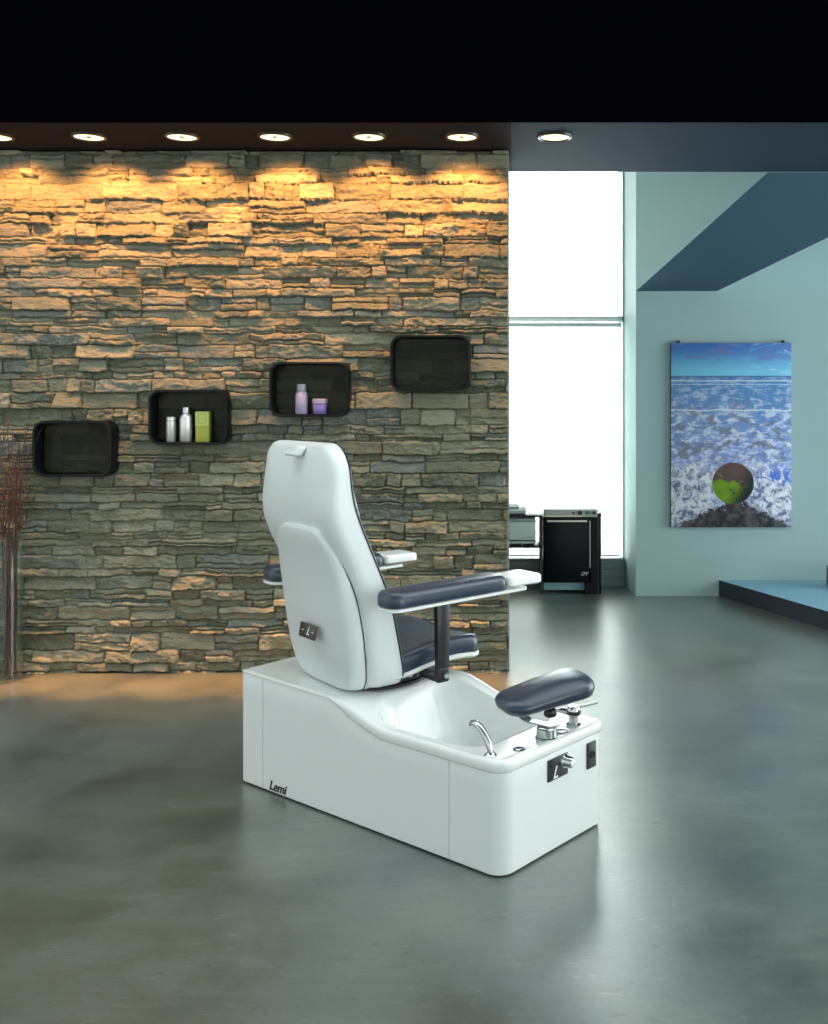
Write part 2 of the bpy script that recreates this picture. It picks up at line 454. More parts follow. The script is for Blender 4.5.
def seascape_mat():
    """print: cloudy sky, surf, wet sand and a round mossy boulder. Generated x = across, z = up."""
    n = NT('beach_print')
    G = n.tc.outputs['Generated']
    s = n.sep(G); x, z = s[0], s[2]
    P = n.mapping(G, (0.65, 0.0, 1.0))
    cl = n.noise(n.mapping(G, (1.6, 0, 7)), 2.4, 5, 0.6, 0.5)
    sky = n.mix(n.ramp(z, 0.83, 0.99), (0.20, 0.60, 0.86), (0.07, 0.20, 0.58))
    sky = n.mix(n.math('MULTIPLY', n.ramp(cl, 0.48, 0.62), n.ramp(z, 0.86, 0.93)), sky, (0.16, 0.24, 0.56))
    sky = n.mix(n.math('MULTIPLY', n.ramp(x, 0.55, 0.95), n.ramp(cl, 0.5, 0.35)), sky, (0.48, 0.75, 0.92))
    # sea: perspective-stretched foam
    dz = n.math('SUBTRACT', 0.83, z)
    foamv = n.noise(n.mapping(G, (5.0, 0, 15)), 2.0, 9, 0.70, 0.5)
    patch = n.noise(n.mapping(G, (4.0, 0, 10), (3, 0, 1)), 1.6, 6, 0.62, 0.8)
    gran = n.noise(n.mapping(G, (40, 0, 60)), 1.5, 4, 0.7)
    sea = n.mix(n.ramp(dz, 0.0, 0.62), (0.06, 0.24, 0.54), (0.25, 0.33, 0.72))
    sea = n.mix(n.math('MULTIPLY', n.ramp(foamv, 0.45, 0.60), n.ramp(dz, 0.0, 0.35, 0.35, 0.9)), sea, (0.72, 0.80, 0.97))
    sea = n.mix(n.math('MULTIPLY', n.ramp(patch, 0.50, 0.61), n.ramp(n.math('ABSOLUTE', n.math('SUBTRACT', z, 0.5)), 0.24, 0.08, 0, 0.95)), sea, (0.16, 0.19, 0.29))
    sea = n.mix(n.math('MULTIPLY', n.ramp(gran, 0.52, 0.72), n.ramp(dz, 0.1, 0.4, 0.1, 0.6)), sea, (0.80, 0.86, 0.97))
    for zz, wd, st in ((0.795, 0.006, 0.8), (0.775, 0.004, 0.6), (0.635, 0.007, 0.8)):
        wob = n.math('MULTIPLY', n.math('SUBTRACT', n.noise(n.mapping(G, (3, 0, 0)), 2, 3), 0.5), 0.03 if zz < 0.7 else 0.004)
        d = n.math('ABSOLUTE', n.math('SUBTRACT', n.math('ADD', z, wob), zz))
        sea = n.mix(n.math('MULTIPLY', n.ramp(d, wd, 0.0), st), sea, (0.75, 0.86, 0.96))
    sea = n.mix(n.ramp(dz, 0.03, 0.0), sea, (0.04, 0.15, 0.33))
    col = n.mix(n.math('GREATER_THAN', z, 0.822), sea, sky)
    # breaking foam band either side of the boulder
    jag = n.noise(n.mapping(G, (6, 0, 9)), 2.4, 9, 0.72, 0.5)
    bz = n.math('ADD', n.math('SUBTRACT', z, 0.20), n.math('MULTIPLY', n.math('SUBTRACT', 0.5, jag), 0.30))
    foam_col = n.mix(n.ramp(jag, 0.40, 0.56), (0.13, 0.16, 0.34), (0.84, 0.88, 0.98))
    foam_col = n.mix(n.math('MULTIPLY', n.ramp(x, 0.65, 0.85), n.math('MULTIPLY', n.ramp(z, 0.20, 0.27), n.ramp(jag, 0.60, 0.46))), foam_col, (0.10, 0.20, 0.72))
    col = n.mix(n.math('MULTIPLY', n.ramp(bz, 0.16, 0.10), n.ramp(n.math('ABSOLUTE', n.math('SUBTRACT', x, 0.5)), 0.05, 0.2)), col, foam_col)
    # wet dark sand rising to the middle
    edge = n.math('ADD', 0.155, n.math('MULTIPLY', n.math('ABSOLUTE', n.math('SUBTRACT', x, 0.53)), -0.33))
    edge = n.math('ADD', edge, n.math('MULTIPLY', n.math('SUBTRACT', jag, 0.5), 0.28))
    sandn = n.noise(P, 20, 6, 0.7)
    sand = n.mix(n.ramp(sandn, 0.35, 0.7), (0.018, 0.020, 0.026), (0.14, 0.12, 0.125))
    col = n.mix(n.ramp(n.math('SUBTRACT', z, edge), 0.012, -0.004), col, sand)
    # the boulder
    rx = n.math('MULTIPLY', n.math('SUBTRACT', x, 0.515), 0.905)
    rz = n.math('MULTIPLY', n.math('SUBTRACT', z, 0.238), 1.39)
    rad = n.math('SQRT', n.math('ADD', n.math('MULTIPLY', rx, rx), n.math('MULTIPLY', rz, rz)))
    ink = n.noise(P, 16, 6, 0.7)
    moss = n.math('ADD', n.math('ADD', n.math('MULTIPLY', rx, -1.6), n.math('MULTIPLY', rz, -3.2)), n.math('MULTIPLY', n.math('SUBTRACT', ink, 0.5), 2.6))
    rock = n.mix(ink, (0.05, 0.025, 0.025), (0.17, 0.10, 0.09))
    rock = n.mix(n.ramp(moss, -0.02, 0.10), rock, n.mix(ink, (0.03, 0.10, 0.01), (0.28, 0.52, 0.02)))
    rock = n.mix(n.ramp(n.math('ADD', n.math('MULTIPLY', rx, 1.0), n.math('MULTIPLY', rz, -0.6)), 0.0, 0.15), rock, (0.012, 0.02, 0.012))
    col = n.mix(n.ramp(rad, 0.160, 0.154), col, rock)
    n.set(n.b.inputs['Base Color'], col)
    n.b.inputs['Roughness'].default_value = 0.25
    return n.m
M_print = seascape_mat()

# ------------------------------------------------------------------ setting: shell of the room
STONE_Y = 5.60
WALL_T = 2.857
bx = lambda name, lo, hi, m, bev=0.0: tag(box(name, lo, hi, m, None, bev), kind='structure')
bx('floor', (-6.0, -3.0, -0.12), (6.0, 8.9, 0.0), M_floor)

# window wall beyond, in pieces around the tall opening
bx('wall_back', (-6.0, 8.20, 0.0), (-1.6, 8.34, 3.6), M_wall)
BULK = [(0.917, 7.73, 2.31), (1.531, 7.73, 2.31), (2.69, 6.125, 2.855), (1.518, 6.125, 2.855)]

win = empty('window_1', (0, 8.20, 0)); tag(win, kind='structure')
bm = bmesh.new()
X0, X1 = -1.6, 0.876
add_box(bm, (X0, 0.0, 0.0), (X0 + 0.05, 0.08, 3.6)); add_box(bm, (X1 - 0.014, 0.0, 0.0), (X1, 0.05, 3.6))
add_box(bm, (X0, 0.0, 2.112), (X1, 0.06, 2.158), 0.004)
add_box(bm, (X0, 0.0, 3.54), (X1, 0.08, 3.6)); add_box(bm, (X0, 0.0, 0.12), (X1, 0.08, 0.18))
add_box(bm, (-0.36, 0.01, 0.0), (-0.30, 0.07, 3.6))
from_bm('window_frame', bm, M_alu, win)
box('glass_pane', (X0 + 0.05, 0.035, 0.18), (X1 - 0.014, 0.041, 3.54), M_pane, win)
bm = bmesh.new()
for k in range(3):
    add_box(bm, (X0, -0.080, 0.0 + k * 0.068), (X1 - 0.002, -0.005, 0.066 + k * 0.068), 0.003)
add_box(bm, (X0, -0.088, 0.206), (X1 - 0.005, -0.005, 0.222), 0.003)
from_bm('window_sill', bm, M_sill, win)

bl = empty('roller_blind', (0, 8.17, 0))
tag(bl, 'white roller blind drawn over the lower half of the tall window', 'blind')
box('blind_fabric', (-1.5, -0.002, 0.236), (0.838, 0.0, 2.075), M_blind, bl)
tube('roller', [(-1.5, -0.008, 2.085), (0.850, -0.008, 2.085)], 0.018, M_alu, bl, 14)
box('bottom_bar', (-1.5, -0.008, 0.230), (0.838, 0.006, 0.246), M_alu, bl, 0.003)
bm = bmesh.new()
for k in range(22):
    add_lathe(bm, [(0, -0.006), (0.005, -0.003), (0.005, 0.003), (0, 0.006)], (0.851, -0.012, 0.45 + k * 0.075), 8)
add_tube(bm, [(0.851, -0.012, 0.40), (0.851, -0.012, 2.085)], 0.0015, 6)
from_bm('pull_chain', bm, M_alu, bl)

# far wall on the right, carrying the picture
bm = bmesh.new()
wp = [(0.917, 7.73), (4.6, 7.73), (4.6, 8.70), (0.876, 8.70), (0.876, 8.195)]
lo = [bm.verts.new((*p, 0.0)) for p in wp]; hi = [bm.verts.new((*p, 3.6)) for p in wp]
for k in range(5): bm.faces.new((lo[k], lo[(k + 1) % 5], hi[(k + 1) % 5], hi[k]))
bm.faces.new(lo); bm.faces.new(hi)
tag(from_bm('wall_right', bm, M_wall, None, smooth=False), kind='structure')

bx('light_block_wall', (4.6, 1.2, 0.0), (4.75, 3.9, 3.6), M_wall)  # unseen wall added to keep the bright right-hand sky off the chair

# slanting bulkhead between the far wall and the soffit
bm = bmesh.new()
lo = [bm.verts.new(p) for p in BULK]
hi = [bm.verts.new((p[0], p[1], 3.6)) for p in BULK]
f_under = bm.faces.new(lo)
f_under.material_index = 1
for k in range(4):
    bm.faces.new((lo[k], lo[(k + 1) % 4], hi[(k + 1) % 4], hi[k]))
bm.faces.new(hi)
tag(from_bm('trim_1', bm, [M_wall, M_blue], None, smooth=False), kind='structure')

# soffit with the downlights and the black fascia above it
SOF_Y0, SOF_Y1 = 5.02, 6.12
bx('floor_shade_slab', (-6.0, -3.0, 3.9), (6.0, 2.2, 4.05), M_wall)  # unseen slab added overhead to darken the floor nearest the camera
bx('ceiling', (-6.0, 6.12, 3.6), (6.0, 8.9, 3.72), M_wall)
bx('trim_2', (-0.02, SOF_Y0, WALL_T), (6.0, SOF_Y1, 3.6), M_soffit)
bx('trim_4', (-6.0, SOF_Y0, WALL_T), (-0.02, SOF_Y1, 3.6), M_soffit_shaded)  # soffit over the stone wall, its shade painted in
bx('trim_3', (-6.0, SOF_Y0 - 0.03, WALL_T - 0.002), (6.0, SOF_Y0 - 0.002, 4.3), M_fascia)

# raised platform
bm = bmesh.new()
foot = [(1.545, 7.728), (4.6, 7.728), (4.6, 4.0), (3.15, 4.0)]
d = Vector((2.03 - 1.545, 6.62 - 7.77)); 
foot[3] = (1.545 + d.x * (7.728 - 4.0) / 1.15, 4.0)
lo = [bm.verts.new((*p, 0.0)) for p in foot]; hi = [bm.verts.new((*p, 0.120)) for p in foot]
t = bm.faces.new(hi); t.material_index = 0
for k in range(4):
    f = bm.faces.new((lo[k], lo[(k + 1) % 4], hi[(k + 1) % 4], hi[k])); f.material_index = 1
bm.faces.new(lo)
tag(from_bm('floor_platform', bm, [M_plat, M_plat_shaded], None, smooth=False), kind='structure')

# ------------------------------------------------------------------ split-stone wall (real relief)
def vnoise(x, y, seed):
    xi = np.floor(x).astype(np.int64); yi = np.floor(y).astype(np.int64)
    xf = x - xi; yf = y - yi
    def h(a, b):
        k = (a * 374761393 + b * 668265263 + seed * 974634777) & 0xFFFFFFFF
        k = ((k ^ (k >> 13)) * 1274126177) & 0xFFFFFFFF
        return ((k ^ (k >> 16)) & 0xFFFF) / 65535.0
    u = xf * xf * (3 - 2 * xf); v = yf * yf * (3 - 2 * yf)
    return (h(xi, yi) * (1 - u) + h(xi + 1, yi) * u) * (1 - v) + (h(xi, yi + 1) * (1 - u) + h(xi + 1, yi + 1) * u) * v
def fbm(x, y, seed, oct=4, gain=0.5):
    s = 0; a = 1; t = 0
    for k in range(oct):
        s = s + a * vnoise(x, y, seed + k); t += a
        x = x * 2.03; y = y * 2.03; a *= gain
    return s / t

SHELVES = ((32, 111, 421, 477), (148, 227, 390, 445), (269, 348, 362, 417), (390, 470, 335, 391))
SHELF_FLATS = [((a - 515) / 1020 * 5.475 + 0.004, (b - 515) / 1020 * 5.475 - 0.004, 1.5 - (d - 398) / 1020 * 5.475 + 0.004, 1.5 - (c - 398) / 1020 * 5.475 - 0.004) for a, b, c, d in SHELVES]
def stone_wall():
    xa, xb, za, zb = -3.6, -0.033, 0.0, WALL_T - 0.004
    nx, nz = 660, 600
    X, Z = np.meshgrid(np.linspace(xa, xb, nx), np.linspace(za, zb, nz))
    Xw = X + (fbm(X * 9, Z * 9, 3, 3) - 0.5) * 0.014
    Zw = Z + (fbm(X * 13, Z * 6, 5, 4, 0.62) - 0.5) * 0.024
    # courses
    zs = [za - 0.05]
    while zs[-1] < zb + 0.05:
        zs.append(zs[-1] + random.choice((0.038, 0.048, 0.056, 0.064, 0.074, 0.090)))
    zs = np.array(zs)
    ci = np.clip(np.searchsorted(zs, Zw) - 1, 0, len(zs) - 2)
    Hh = np.zeros_like(X); E = np.full_like(X, 9.0)
    tone = np.zeros(X.shape + (3,))
    for c in range(len(zs) - 1):
        m = ci == c
        if not m.any(): continue
        z0, z1 = zs[c], zs[c + 1]
        xs = [xa - 0.3 - random.random() * 0.3]
        while xs[-1] < xb + 0.2:
            xs.append(xs[-1] + random.choice((0.08, 0.11, 0.15, 0.19, 0.24, 0.31, 0.40)))
        xs = np.array(xs)
        si = np.clip(np.searchsorted(xs, Xw[m]) - 1, 0, len(xs) - 2)
        K = len(xs) - 1
        prot = RNG.random(K) ** 1.2 * 0.046
        tz = RNG.normal(0, 0.22, K); tx = RNG.normal(0, 0.035, K)
        rough = 0.35 + RNG.random(K) * 0.9
        tn = RNG.random((K, 3)); off = RNG.random(K) * 90
        split = RNG.random(K) < 0.30
        fr = 0.35 + RNG.random(K) * 0.3
        pr2 = RNG.random(K) * 0.032
        x = Xw[m]; z = Zw[m]
        xl = xs[si]; xr = xs[si + 1]
        zm = z0 + (z1 - z0) * fr[si]
        up = split[si] & (z > zm)
        zl = np.where(up, zm, z0); zr = np.where(split[si] & ~up, zm, z1)
        p = np.where(up, pr2[si], prot[si])
        o = off[si] + np.where(up, 31.7, 0)
        n1 = fbm(x * 10 + o, z * 22 + o, 21, 4, 0.55) - 0.5
        n2 = fbm(x * 45 + o, z * 70, 31, 3, 0.6) - 0.5
        hgt = p + tz[si] * (z - (zl + zr) / 2) + tx[si] * (x - (xl + xr) / 2) + rough[si] * (n1 * 0.046 + n2 * 0.014)
        q = 0.0075                                      # slate splits in thin layers
        fl = np.floor(hgt / q); rem = hgt / q - fl
        hgt = (fl + np.clip((rem - 0.5) * 3.2 + 0.5, 0, 1)) * q * 0.45 + hgt * 0.55
        ed = np.minimum(np.minimum(x - xl, xr - x), np.minimum(z - zl, zr - z))
        k = np.clip(ed / 0.004, 0, 1); k = k * k * (3 - 2 * k)
        Hh[m] = -0.014 * (1 - k) + np.clip(hgt, -0.012, 0.062) * k
        tone[m] = tn[si] * 0.9 + np.where(up, 0.08, 0)[:, None]
    Hh[:, -1] = -0.03; Hh[-1, :] = np.minimum(Hh[-1, :], 0.0)
    for x0, x1, z0, z1 in SHELF_FLATS:                # dressed flat where a box shelf is fixed
        m = (X > x0) & (X < x1) & (Z > z0) & (Z < z1)
        Hh[m] = np.clip(Hh[m] * 0.45, -0.012, 0.014)
    Y = STONE_Y - Hh
    nV = nx * nz
    co = np.stack([X, Y, Z], -1).reshape(-1, 3).astype(np.float32)
    i = np.arange(nV).reshape(nz, nx)
    q = np.stack([i[:-1, :-1], i[:-1, 1:], i[1:, 1:], i[1:, :-1]], -1).reshape(-1, 4).astype(np.int32)
    me = bpy.data.meshes.new('wall_left')
    me.vertices.add(nV); me.vertices.foreach_set('co', co.ravel())
    me.loops.add(q.size); me.loops.foreach_set('vertex_index', q.ravel())
    me.polygons.add(len(q)); me.polygons.foreach_set('loop_start', np.arange(0, q.size, 4, dtype=np.int32))
    me.update(calc_edges=True); me.validate()
    at = me.attributes.new('stone_tone', 'FLOAT_COLOR', 'POINT')
    at.data.foreach_set('color', np.concatenate([tone.reshape(-1, 3), np.ones((nV, 1))], 1).astype(np.float32).ravel())
    me.materials.append(M_stone)
    o = link(bpy.data.objects.new('wall_left', me)); tag(o, kind='structure')
    # the wall's solid core behind the cladding
    core = box('wall_core', (-6.0, STONE_Y + 0.018, 0.0), (-0.033, STONE_Y + 0.30, WALL_T - 0.001), M_stone, o)
    return o
stone_wall()

# ------------------------------------------------------------------ downlights
def downlight(px, label):
    x = (px - 515) / 1020 * 5.28
    o = empty('downlight', (x, 5.28, WALL_T))
    tag(o, label, 'ceiling light', 'recessed downlights along the soffit')
    lathe('trim_ring', [(0.074, -0.001), (0.074, -0.010), (0.078, -0.013), (0.088, -0.010), (0.092, -0.001)], M_black, o, n=40)
    lathe('lens', [(0.0, -0.0045), (0.05, -0.005), (0.074, -0.006), (0.074, -0.0015), (0.0, -0.0015)], M_lamp, o, n=40)
    lathe('bulb_cap', [(0.0, -0.012), (0.012, -0.010), (0.014, -0.006), (0.014, -0.002)], M_steel, o, n=20)
    for nm, size, blend, pw, tilt, rad in (('wash', 102, 0.5, WASH_POWER, 33, 0.03), ('beam', 15, 1.0, POOL_POWER, 1.5, 0.02)):
        if px > 510: break
        L = bpy.data.lights.new('downlight_' + nm, 'SPOT')
        L.color = WARM if nm == 'wash' else WARM_BEAM; L.energy = pw; L.spot_size = math.radians(size); L.spot_blend = blend; L.shadow_soft_size = rad
        lo = bpy.data.objects.new('downlight_' + nm, L)
        link(lo, o); lo.location = (0, 0, -0.035); lo.rotation_euler = (math.radians(tilt), 0, 0)
for px, lab in ((-4, 'recessed warm downlight cut off by the left edge of the frame'),
                (89, 'first complete recessed downlight from the left, above the tall twigs'),
                (182, 'third recessed downlight from the left, above the shelf with silver bottles'),
                (275, 'fourth recessed downlight from the left, in the middle of the lit row'),
                (369, 'fifth recessed downlight from the left, between the two upper shelves'),
                (462, 'last recessed downlight over the stone wall, near its free end'),
                (555, 'rightmost recessed downlight, in front of the bright tall window')):
    downlight(px, lab)

# ------------------------------------------------------------------ black box shelves on the stone
def shelf(px0, px1, py0, py1, label):
    Yf = 5.475
    x0 = (px0 - 515) / 1020 * Yf; x1 = (px1 - 515) / 1020 * Yf
    z1 = 1.5 - (py0 - 398) / 1020 * Yf; z0 = 1.5 - (py1 - 398) / 1020 * Yf
    cx, z = (x0 + x1) / 2, z0
    o = empty('wall_shelf', (cx, Yf, z0))
    tag(o, label, 'shelf', 'rounded black box shelves on the stone wall')
    W2, Hh = (x1 - x0) / 2, z1 - z0
    out = round_rect(-W2, W2, 0, Hh, 0.062, 8, 4)
    inn = inset(out, 0.014)
    bm = bmesh.new(); N = len(out)
    depth = 0.118
    L = [[bm.verts.new((p[0], y, p[1])) for p in s] for s, y in
         ((inset(out, 0.002), 0.0), (out, 0.003), (out, depth), (inn, depth), (inn, 0.003), (inset(out, 0.012), 0.0))]
    for a, b in zip(L, L[1:] + L[:1]):
        for k in range(N):
            bm.faces.new((a[k], a[(k + 1) % N], b[(k + 1) % N], b[k]))
    from_bm('box_frame', bm, M_gloss, o)
    bm = bmesh.new(); bm.faces.new([bm.verts.new((p[0], depth - 0.018, p[1])) for p in inset(out, 0.013)])
    r = bmesh.ops.extrude_face_region(bm, geom=bm.faces[:]); bmesh.ops.translate(bm, vec=(0, 0.004, 0), verts=[v for v in r['geom'] if isinstance(v, bmesh.types.BMVert)])
    from_bm('smoked_back', bm, M_smoke, o)
    return cx, Yf, z0 + 0.0145
S1 = shelf(*SHELVES[0], 'empty black rounded shelf beside the tall twigs, lowest of the four')
S2 = shelf(*SHELVES[1], 'black rounded shelf holding two silver containers and a green carton')
S3 = shelf(*SHELVES[2], 'black rounded shelf holding a lilac bottle and a violet jar')
S4 = shelf(*SHELVES[3], 'empty black rounded shelf nearest the free end of the stone wall, highest of the four')

yB = 5.53
def wx(px): return (px - 515) / 1020 * yB
o = lathe('silver_canister', [(0, 0), (0.024, 0), (0.026, 0.003), (0.026, 0.110), (0.0235, 0.112), (0.0235, 0.116), (0.026, 0.118), (0.026, 0.133), (0.023, 0.136), (0, 0.136)], M_silver, None, n=28)
o.location = (wx(171), yB, S2[2]); tag(o, 'short silver canister at the left inside the black shelf', 'container')
o = empty('silver_bottle', (wx(186), yB, S2[2])); tag(o, 'tall silver bottle with rounded shoulders beside the green carton', 'bottle')
lathe('bottle_body', [(0, 0), (0.030, 0), (0.033, 0.004), (0.033, 0.125), (0.029, 0.142), (0.019, 0.152), (0.016, 0.156)], M_silver, o, n=28)
lathe('cap', [(0.017, 0.155), (0.020, 0.157), (0.020, 0.186), (0.017, 0.189), (0, 0.189)], M_steel, o, n=24)
o = empty('carton', (wx(203.5), yB, S2[2])); tag(o, 'olive green carton standing right of the silver bottle', 'box')
box('carton_body', (-0.036, -0.026, 0), (0.036, 0.026, 0.165), M_green, o, 0.002)
box('label_panel', (-0.036, -0.0275, 0.088), (0.036, -0.0262, 0.160), M_greenl, o)
bm = bmesh.new()
for lo_, hi_ in (((-0.022, 0.100), (-0.019, 0.150)), ((0.019, 0.100), (0.022, 0.150)), ((-0.022, 0.100), (0.022, 0.103)), ((-0.022, 0.147), (0.022, 0.150)),
                 ((-0.008, 0.124), (-0.002, 0.127)), ((0.001, 0.124), (0.007, 0.127))):
    add_box(bm, (lo_[0], -0.0285, lo_[1]), (hi_[0], -0.0273, hi_[1]))
from_bm('printed_border', bm, M_green, o)
o = empty('lilac_bottle', (wx(301.5), yB, S3[2])); tag(o, 'tall lilac bottle with grey cap beside the violet jar', 'bottle')
lathe('bottle_body', [(0, 0), (0.030, 0), (0.033, 0.004), (0.033, 0.105), (0.026, 0.120), (0.022, 0.124)], M_lilac, o, n=28)
lathe('cap', [(0.022, 0.122), (0.025, 0.124), (0.025, 0.158), (0.022, 0.163), (0, 0.163)], mat('grey_lilac_cap', (0.30, 0.29, 0.36), 0.4), o, n=24)
o = empty('violet_jar', (wx(320), yB, S3[2])); tag(o, 'short violet cream jar beside the lilac bottle', 'jar')
lathe('jar_body', [(0, 0), (0.032, 0), (0.036, 0.005), (0.039, 0.052), (0.037, 0.056)], M_purple, o, n=28)
lathe('lid', [(0.038, 0.057), (0.041, 0.058), (0.041, 0.080), (0.038, 0.083), (0, 0.083)], M_lilac, o, n=28)

# ------------------------------------------------------------------ glass vase with twigs
VX, VY, VR, VH = -2.735, 5.435, 0.105, 0.775
o = lathe('glass_vase', [(0, 0.0), (VR - 0.006, 0.0), (VR, 0.006), (VR, VH), (VR - 0.003, VH + 0.002), (VR - 0.006, VH), (VR - 0.006, 0.022), (VR - 0.012, 0.018), (0, 0.018)], M_glass, None, n=40)
o.location = (VX, VY, 0); tag(o, 'tall clear glass cylinder vase standing on the floor by the stone wall', 'vase')
for k in range(30):
    a = random.random() * 6.283; r0 = VR * 0.75 * math.sqrt(random.random())
    b = Vector((r0 * math.cos(a), r0 * math.sin(a), 0.026))
    a2 = a + random.uniform(-0.7, 0.7); r1 = VR * 0.82 * math.sqrt(random.random())
    mth = Vector((r1 * math.cos(a2), r1 * math.sin(a2), VH))
    H_ = random.uniform(0.98, 1.42)
    tip = Vector((mth.x * 1.3 + random.gauss(0, 0.05), min(mth.y * 1.1 + random.gauss(0, 0.03), 0.085), H_))
    pts = []
    for j in range(12):
        t = j / 11
        p = b.lerp(mth, t / 0.6) if t < 0.6 else mth.lerp(tip, (t - 0.6) / 0.4)
        g = 0.006 * math.sin(t * 9 + k)
        pts.append(p + Vector((g, g * 0.5 * math.cos(k), 0)))
    bm = bmesh.new()
    add_tube(bm, pts, [0.0050 * (1 - 0.75 * j / 11) for j in range(12)], 6)
    for q in range(random.randint(3, 5)):
        j = random.randint(6, 10); p = pts[j]
        dx = random.gauss(0, 0.055); dy = -abs(random.gauss(0, 0.025)); l = random.uniform(0.10, 0.24)
        add_tube(bm, [p, p + Vector((dx * 0.5, dy * 0.5, l * 0.4)), p + Vector((dx, dy, l))], [0.0022, 0.0018, 0.0008], 5)
    t_ = from_bm('twig', bm, M_twig, None)
    t_.location = (VX, VY, 0)
    tag(t_, 'thin red-brown branching twig standing in the clear glass vase', 'twig', 'dried twigs in the glass vase')

# ------------------------------------------------------------------ picture on the far wall
pc = empty('wall_picture', (1.631, 7.73, 0.526))
tag(pc, 'large unframed beach print with a round mossy boulder on the pale wall', 'picture')
box('print_panel', (-0.453, -0.036, 0.0), (0.453, -0.010, 1.389), M_print, pc, 0.001)
box('back_panel', (-0.456, -0.010, -0.004), (0.452, -0.002, 1.391), M_blackm, pc)
for s in (-1, 1):
    bm = bmesh.new()
    add_box(bm, (s * 0.395 - 0.012, -0.028, 1.386), (s * 0.395 + 0.012, -0.004, 1.402), 0.002)
    add_lathe(bm, [(0, -0.03), (0.008, -0.029), (0.008, 0.0), (0, 0.0)], (s * 0.395, -0.004, 1.404), 12, Matrix.Rotation(math.radians(90), 3, 'X') @ Matrix.Scale(-1, 3, (0, 0, 1)))
    from_bm('hanger', bm, M_dark, pc)

# ------------------------------------------------------------------ cushion on the platform
cu = empty('cushion', (2.43, 7.45, 0.121), math.radians(20))
tag(cu, 'dark-edged grey cushion on the blue platform, cut by the right frame edge', 'cushion')
out = round_rect(-0.17, 0.17, 0.0, 0.17, 0.03, 6, 6)
pad('cushion_body', out, [('s', 0.3, 0.050), ('s', 0.7, 0.045), ('o', 0.012, 0.03), ('o', 0.004, 0.015), ('o', 0.004, -0.015), ('o', 0.012, -0.03), ('s', 0.7, -0.045), ('s', 0.3, -0.05)],
    lambda a, b, d_: (a, d_, b), M_cushion, cu)
closed_tube('piping', [(p[0], 0.02, p[1]) for p in inset(out, 0.006)], 0.006, M_blackm, cu, 6)
closed_tube('piping', [(p[0], -0.02, p[1]) for p in inset(out, 0.006)], 0.006, M_blackm, cu, 6)

# ------------------------------------------------------------------ equipment stand by the window
CY = 7.80
cb = empty('trolley_cabinet', (0.45, CY, 0)); tag(cb, 'tall glossy black cabinet with rounded end panel in front of the window', 'cabinet')
box('cabinet_body', (-0.235, 0.018, 0.085), (0.165, 0.295, 0.588), M_gloss, cb, 0.004)
dr = box('door', (-0.212, 0.0, 0.095), (0.115, 0.018, 0.575), M_gloss, cb, 0.005)
box('handle', (-0.205, -0.014, 0.552), (0.100, 0.002, 0.566), M_cream, dr, 0.003)
box('door_trim', (0.122, 0.006, 0.20), (0.127, 0.016, 0.56), M_steel, cb)
box('kick_panel', (-0.230, 0.05, 0.022), (0.10, 0.065, 0.083), M_teal, cb, 0.002)
bm = bmesh.new()
def extr(bm, outl, z0, z1):
    a = [bm.verts.new((p[0], p[1], z0)) for p in outl]; b = [bm.verts.new((p[0], p[1], z1)) for p in outl]
    N = len(outl)
    for k in range(N): bm.faces.new((a[k], a[(k + 1) % N], b[(k + 1) % N], b[k]))
    bm.faces.new(a); bm.faces.new(b)
extr(bm, round_rect(0.085, 0.213, -0.004, 0.295, [0.05, 0.05, 0.004, 0.004], 8, 4), 0.0, 0.086)
extr(bm, round_rect(0.130, 0.213, -0.004, 0.295, [0.05, 0.05, 0.004, 0.004], 8, 4), 0.086, 0.5875)
extr(bm, round_rect(0.184, 0.213, -0.004, 0.295, [0.025, 0.025, 0.003, 0.003], 8, 4), 0.5875, 0.618)
from_bm('end_panel', bm, M_gloss, cb)
writing('door_emblem', 'DY', 0.038, M_mark, dr, frame((0.078, -0.0012, 0.155), (1, 0, 0), (0, 0, 1)), 0.45)

ap = empty('hot_cabinet', (0.425, CY, 0.590)); tag(ap, 'flat grey appliance with knobs on top of the black cabinet', 'appliance')
box('casing', (-0.205, -0.002, 0.0), (0.205, 0.28, 0.058), mat('warm_grey_casing', (0.42, 0.45, 0.38), 0.4), ap, 0.004)
box('front_strip', (-0.19, -0.006, 0.001), (0.085, -0.001, 0.012), M_cream, ap)
for xk, rk in ((0.02, 0.008), (0.072, 0.017), (0.180, 0.013)):
    lathe('knob', [(0, 0.014), (rk, 0.013), (rk, 0.0), (0, 0)], M_black, ap, (xk, -0.002, 0.033), 18, Matrix.Rotation(math.radians(90), 3, 'X'))
box('power_switch', (0.112, -0.006, 0.022), (0.145, -0.001, 0.046), M_greenled, ap, 0.001)

rk = empty('open_rack', (-0.25, CY, 0)); tag(rk, 'black open rack of thin shelves beside the black cabinet', 'rack')
box('shelf_board', (-0.75, 0.0, 0.588), (0.462, 0.295, 0.603), M_gloss, rk, 0.002)
box('shelf_board', (-0.75, 0.0, 0.352), (0.462, 0.295, 0.367), M_gloss, rk, 0.002)
box('post', (0.440, 0.004, 0.0), (0.462, 0.026, 0.588), M_black, rk)
box('post', (0.440, 0.270, 0.0), (0.462, 0.292, 0.588), M_black, rk)
box('post', (-0.75, 0.004, 0.0), (-0.728, 0.026, 0.588), M_black, rk)
box('post', (-0.75, 0.270, 0.0), (-0.728, 0.292, 0.588), M_black, rk)

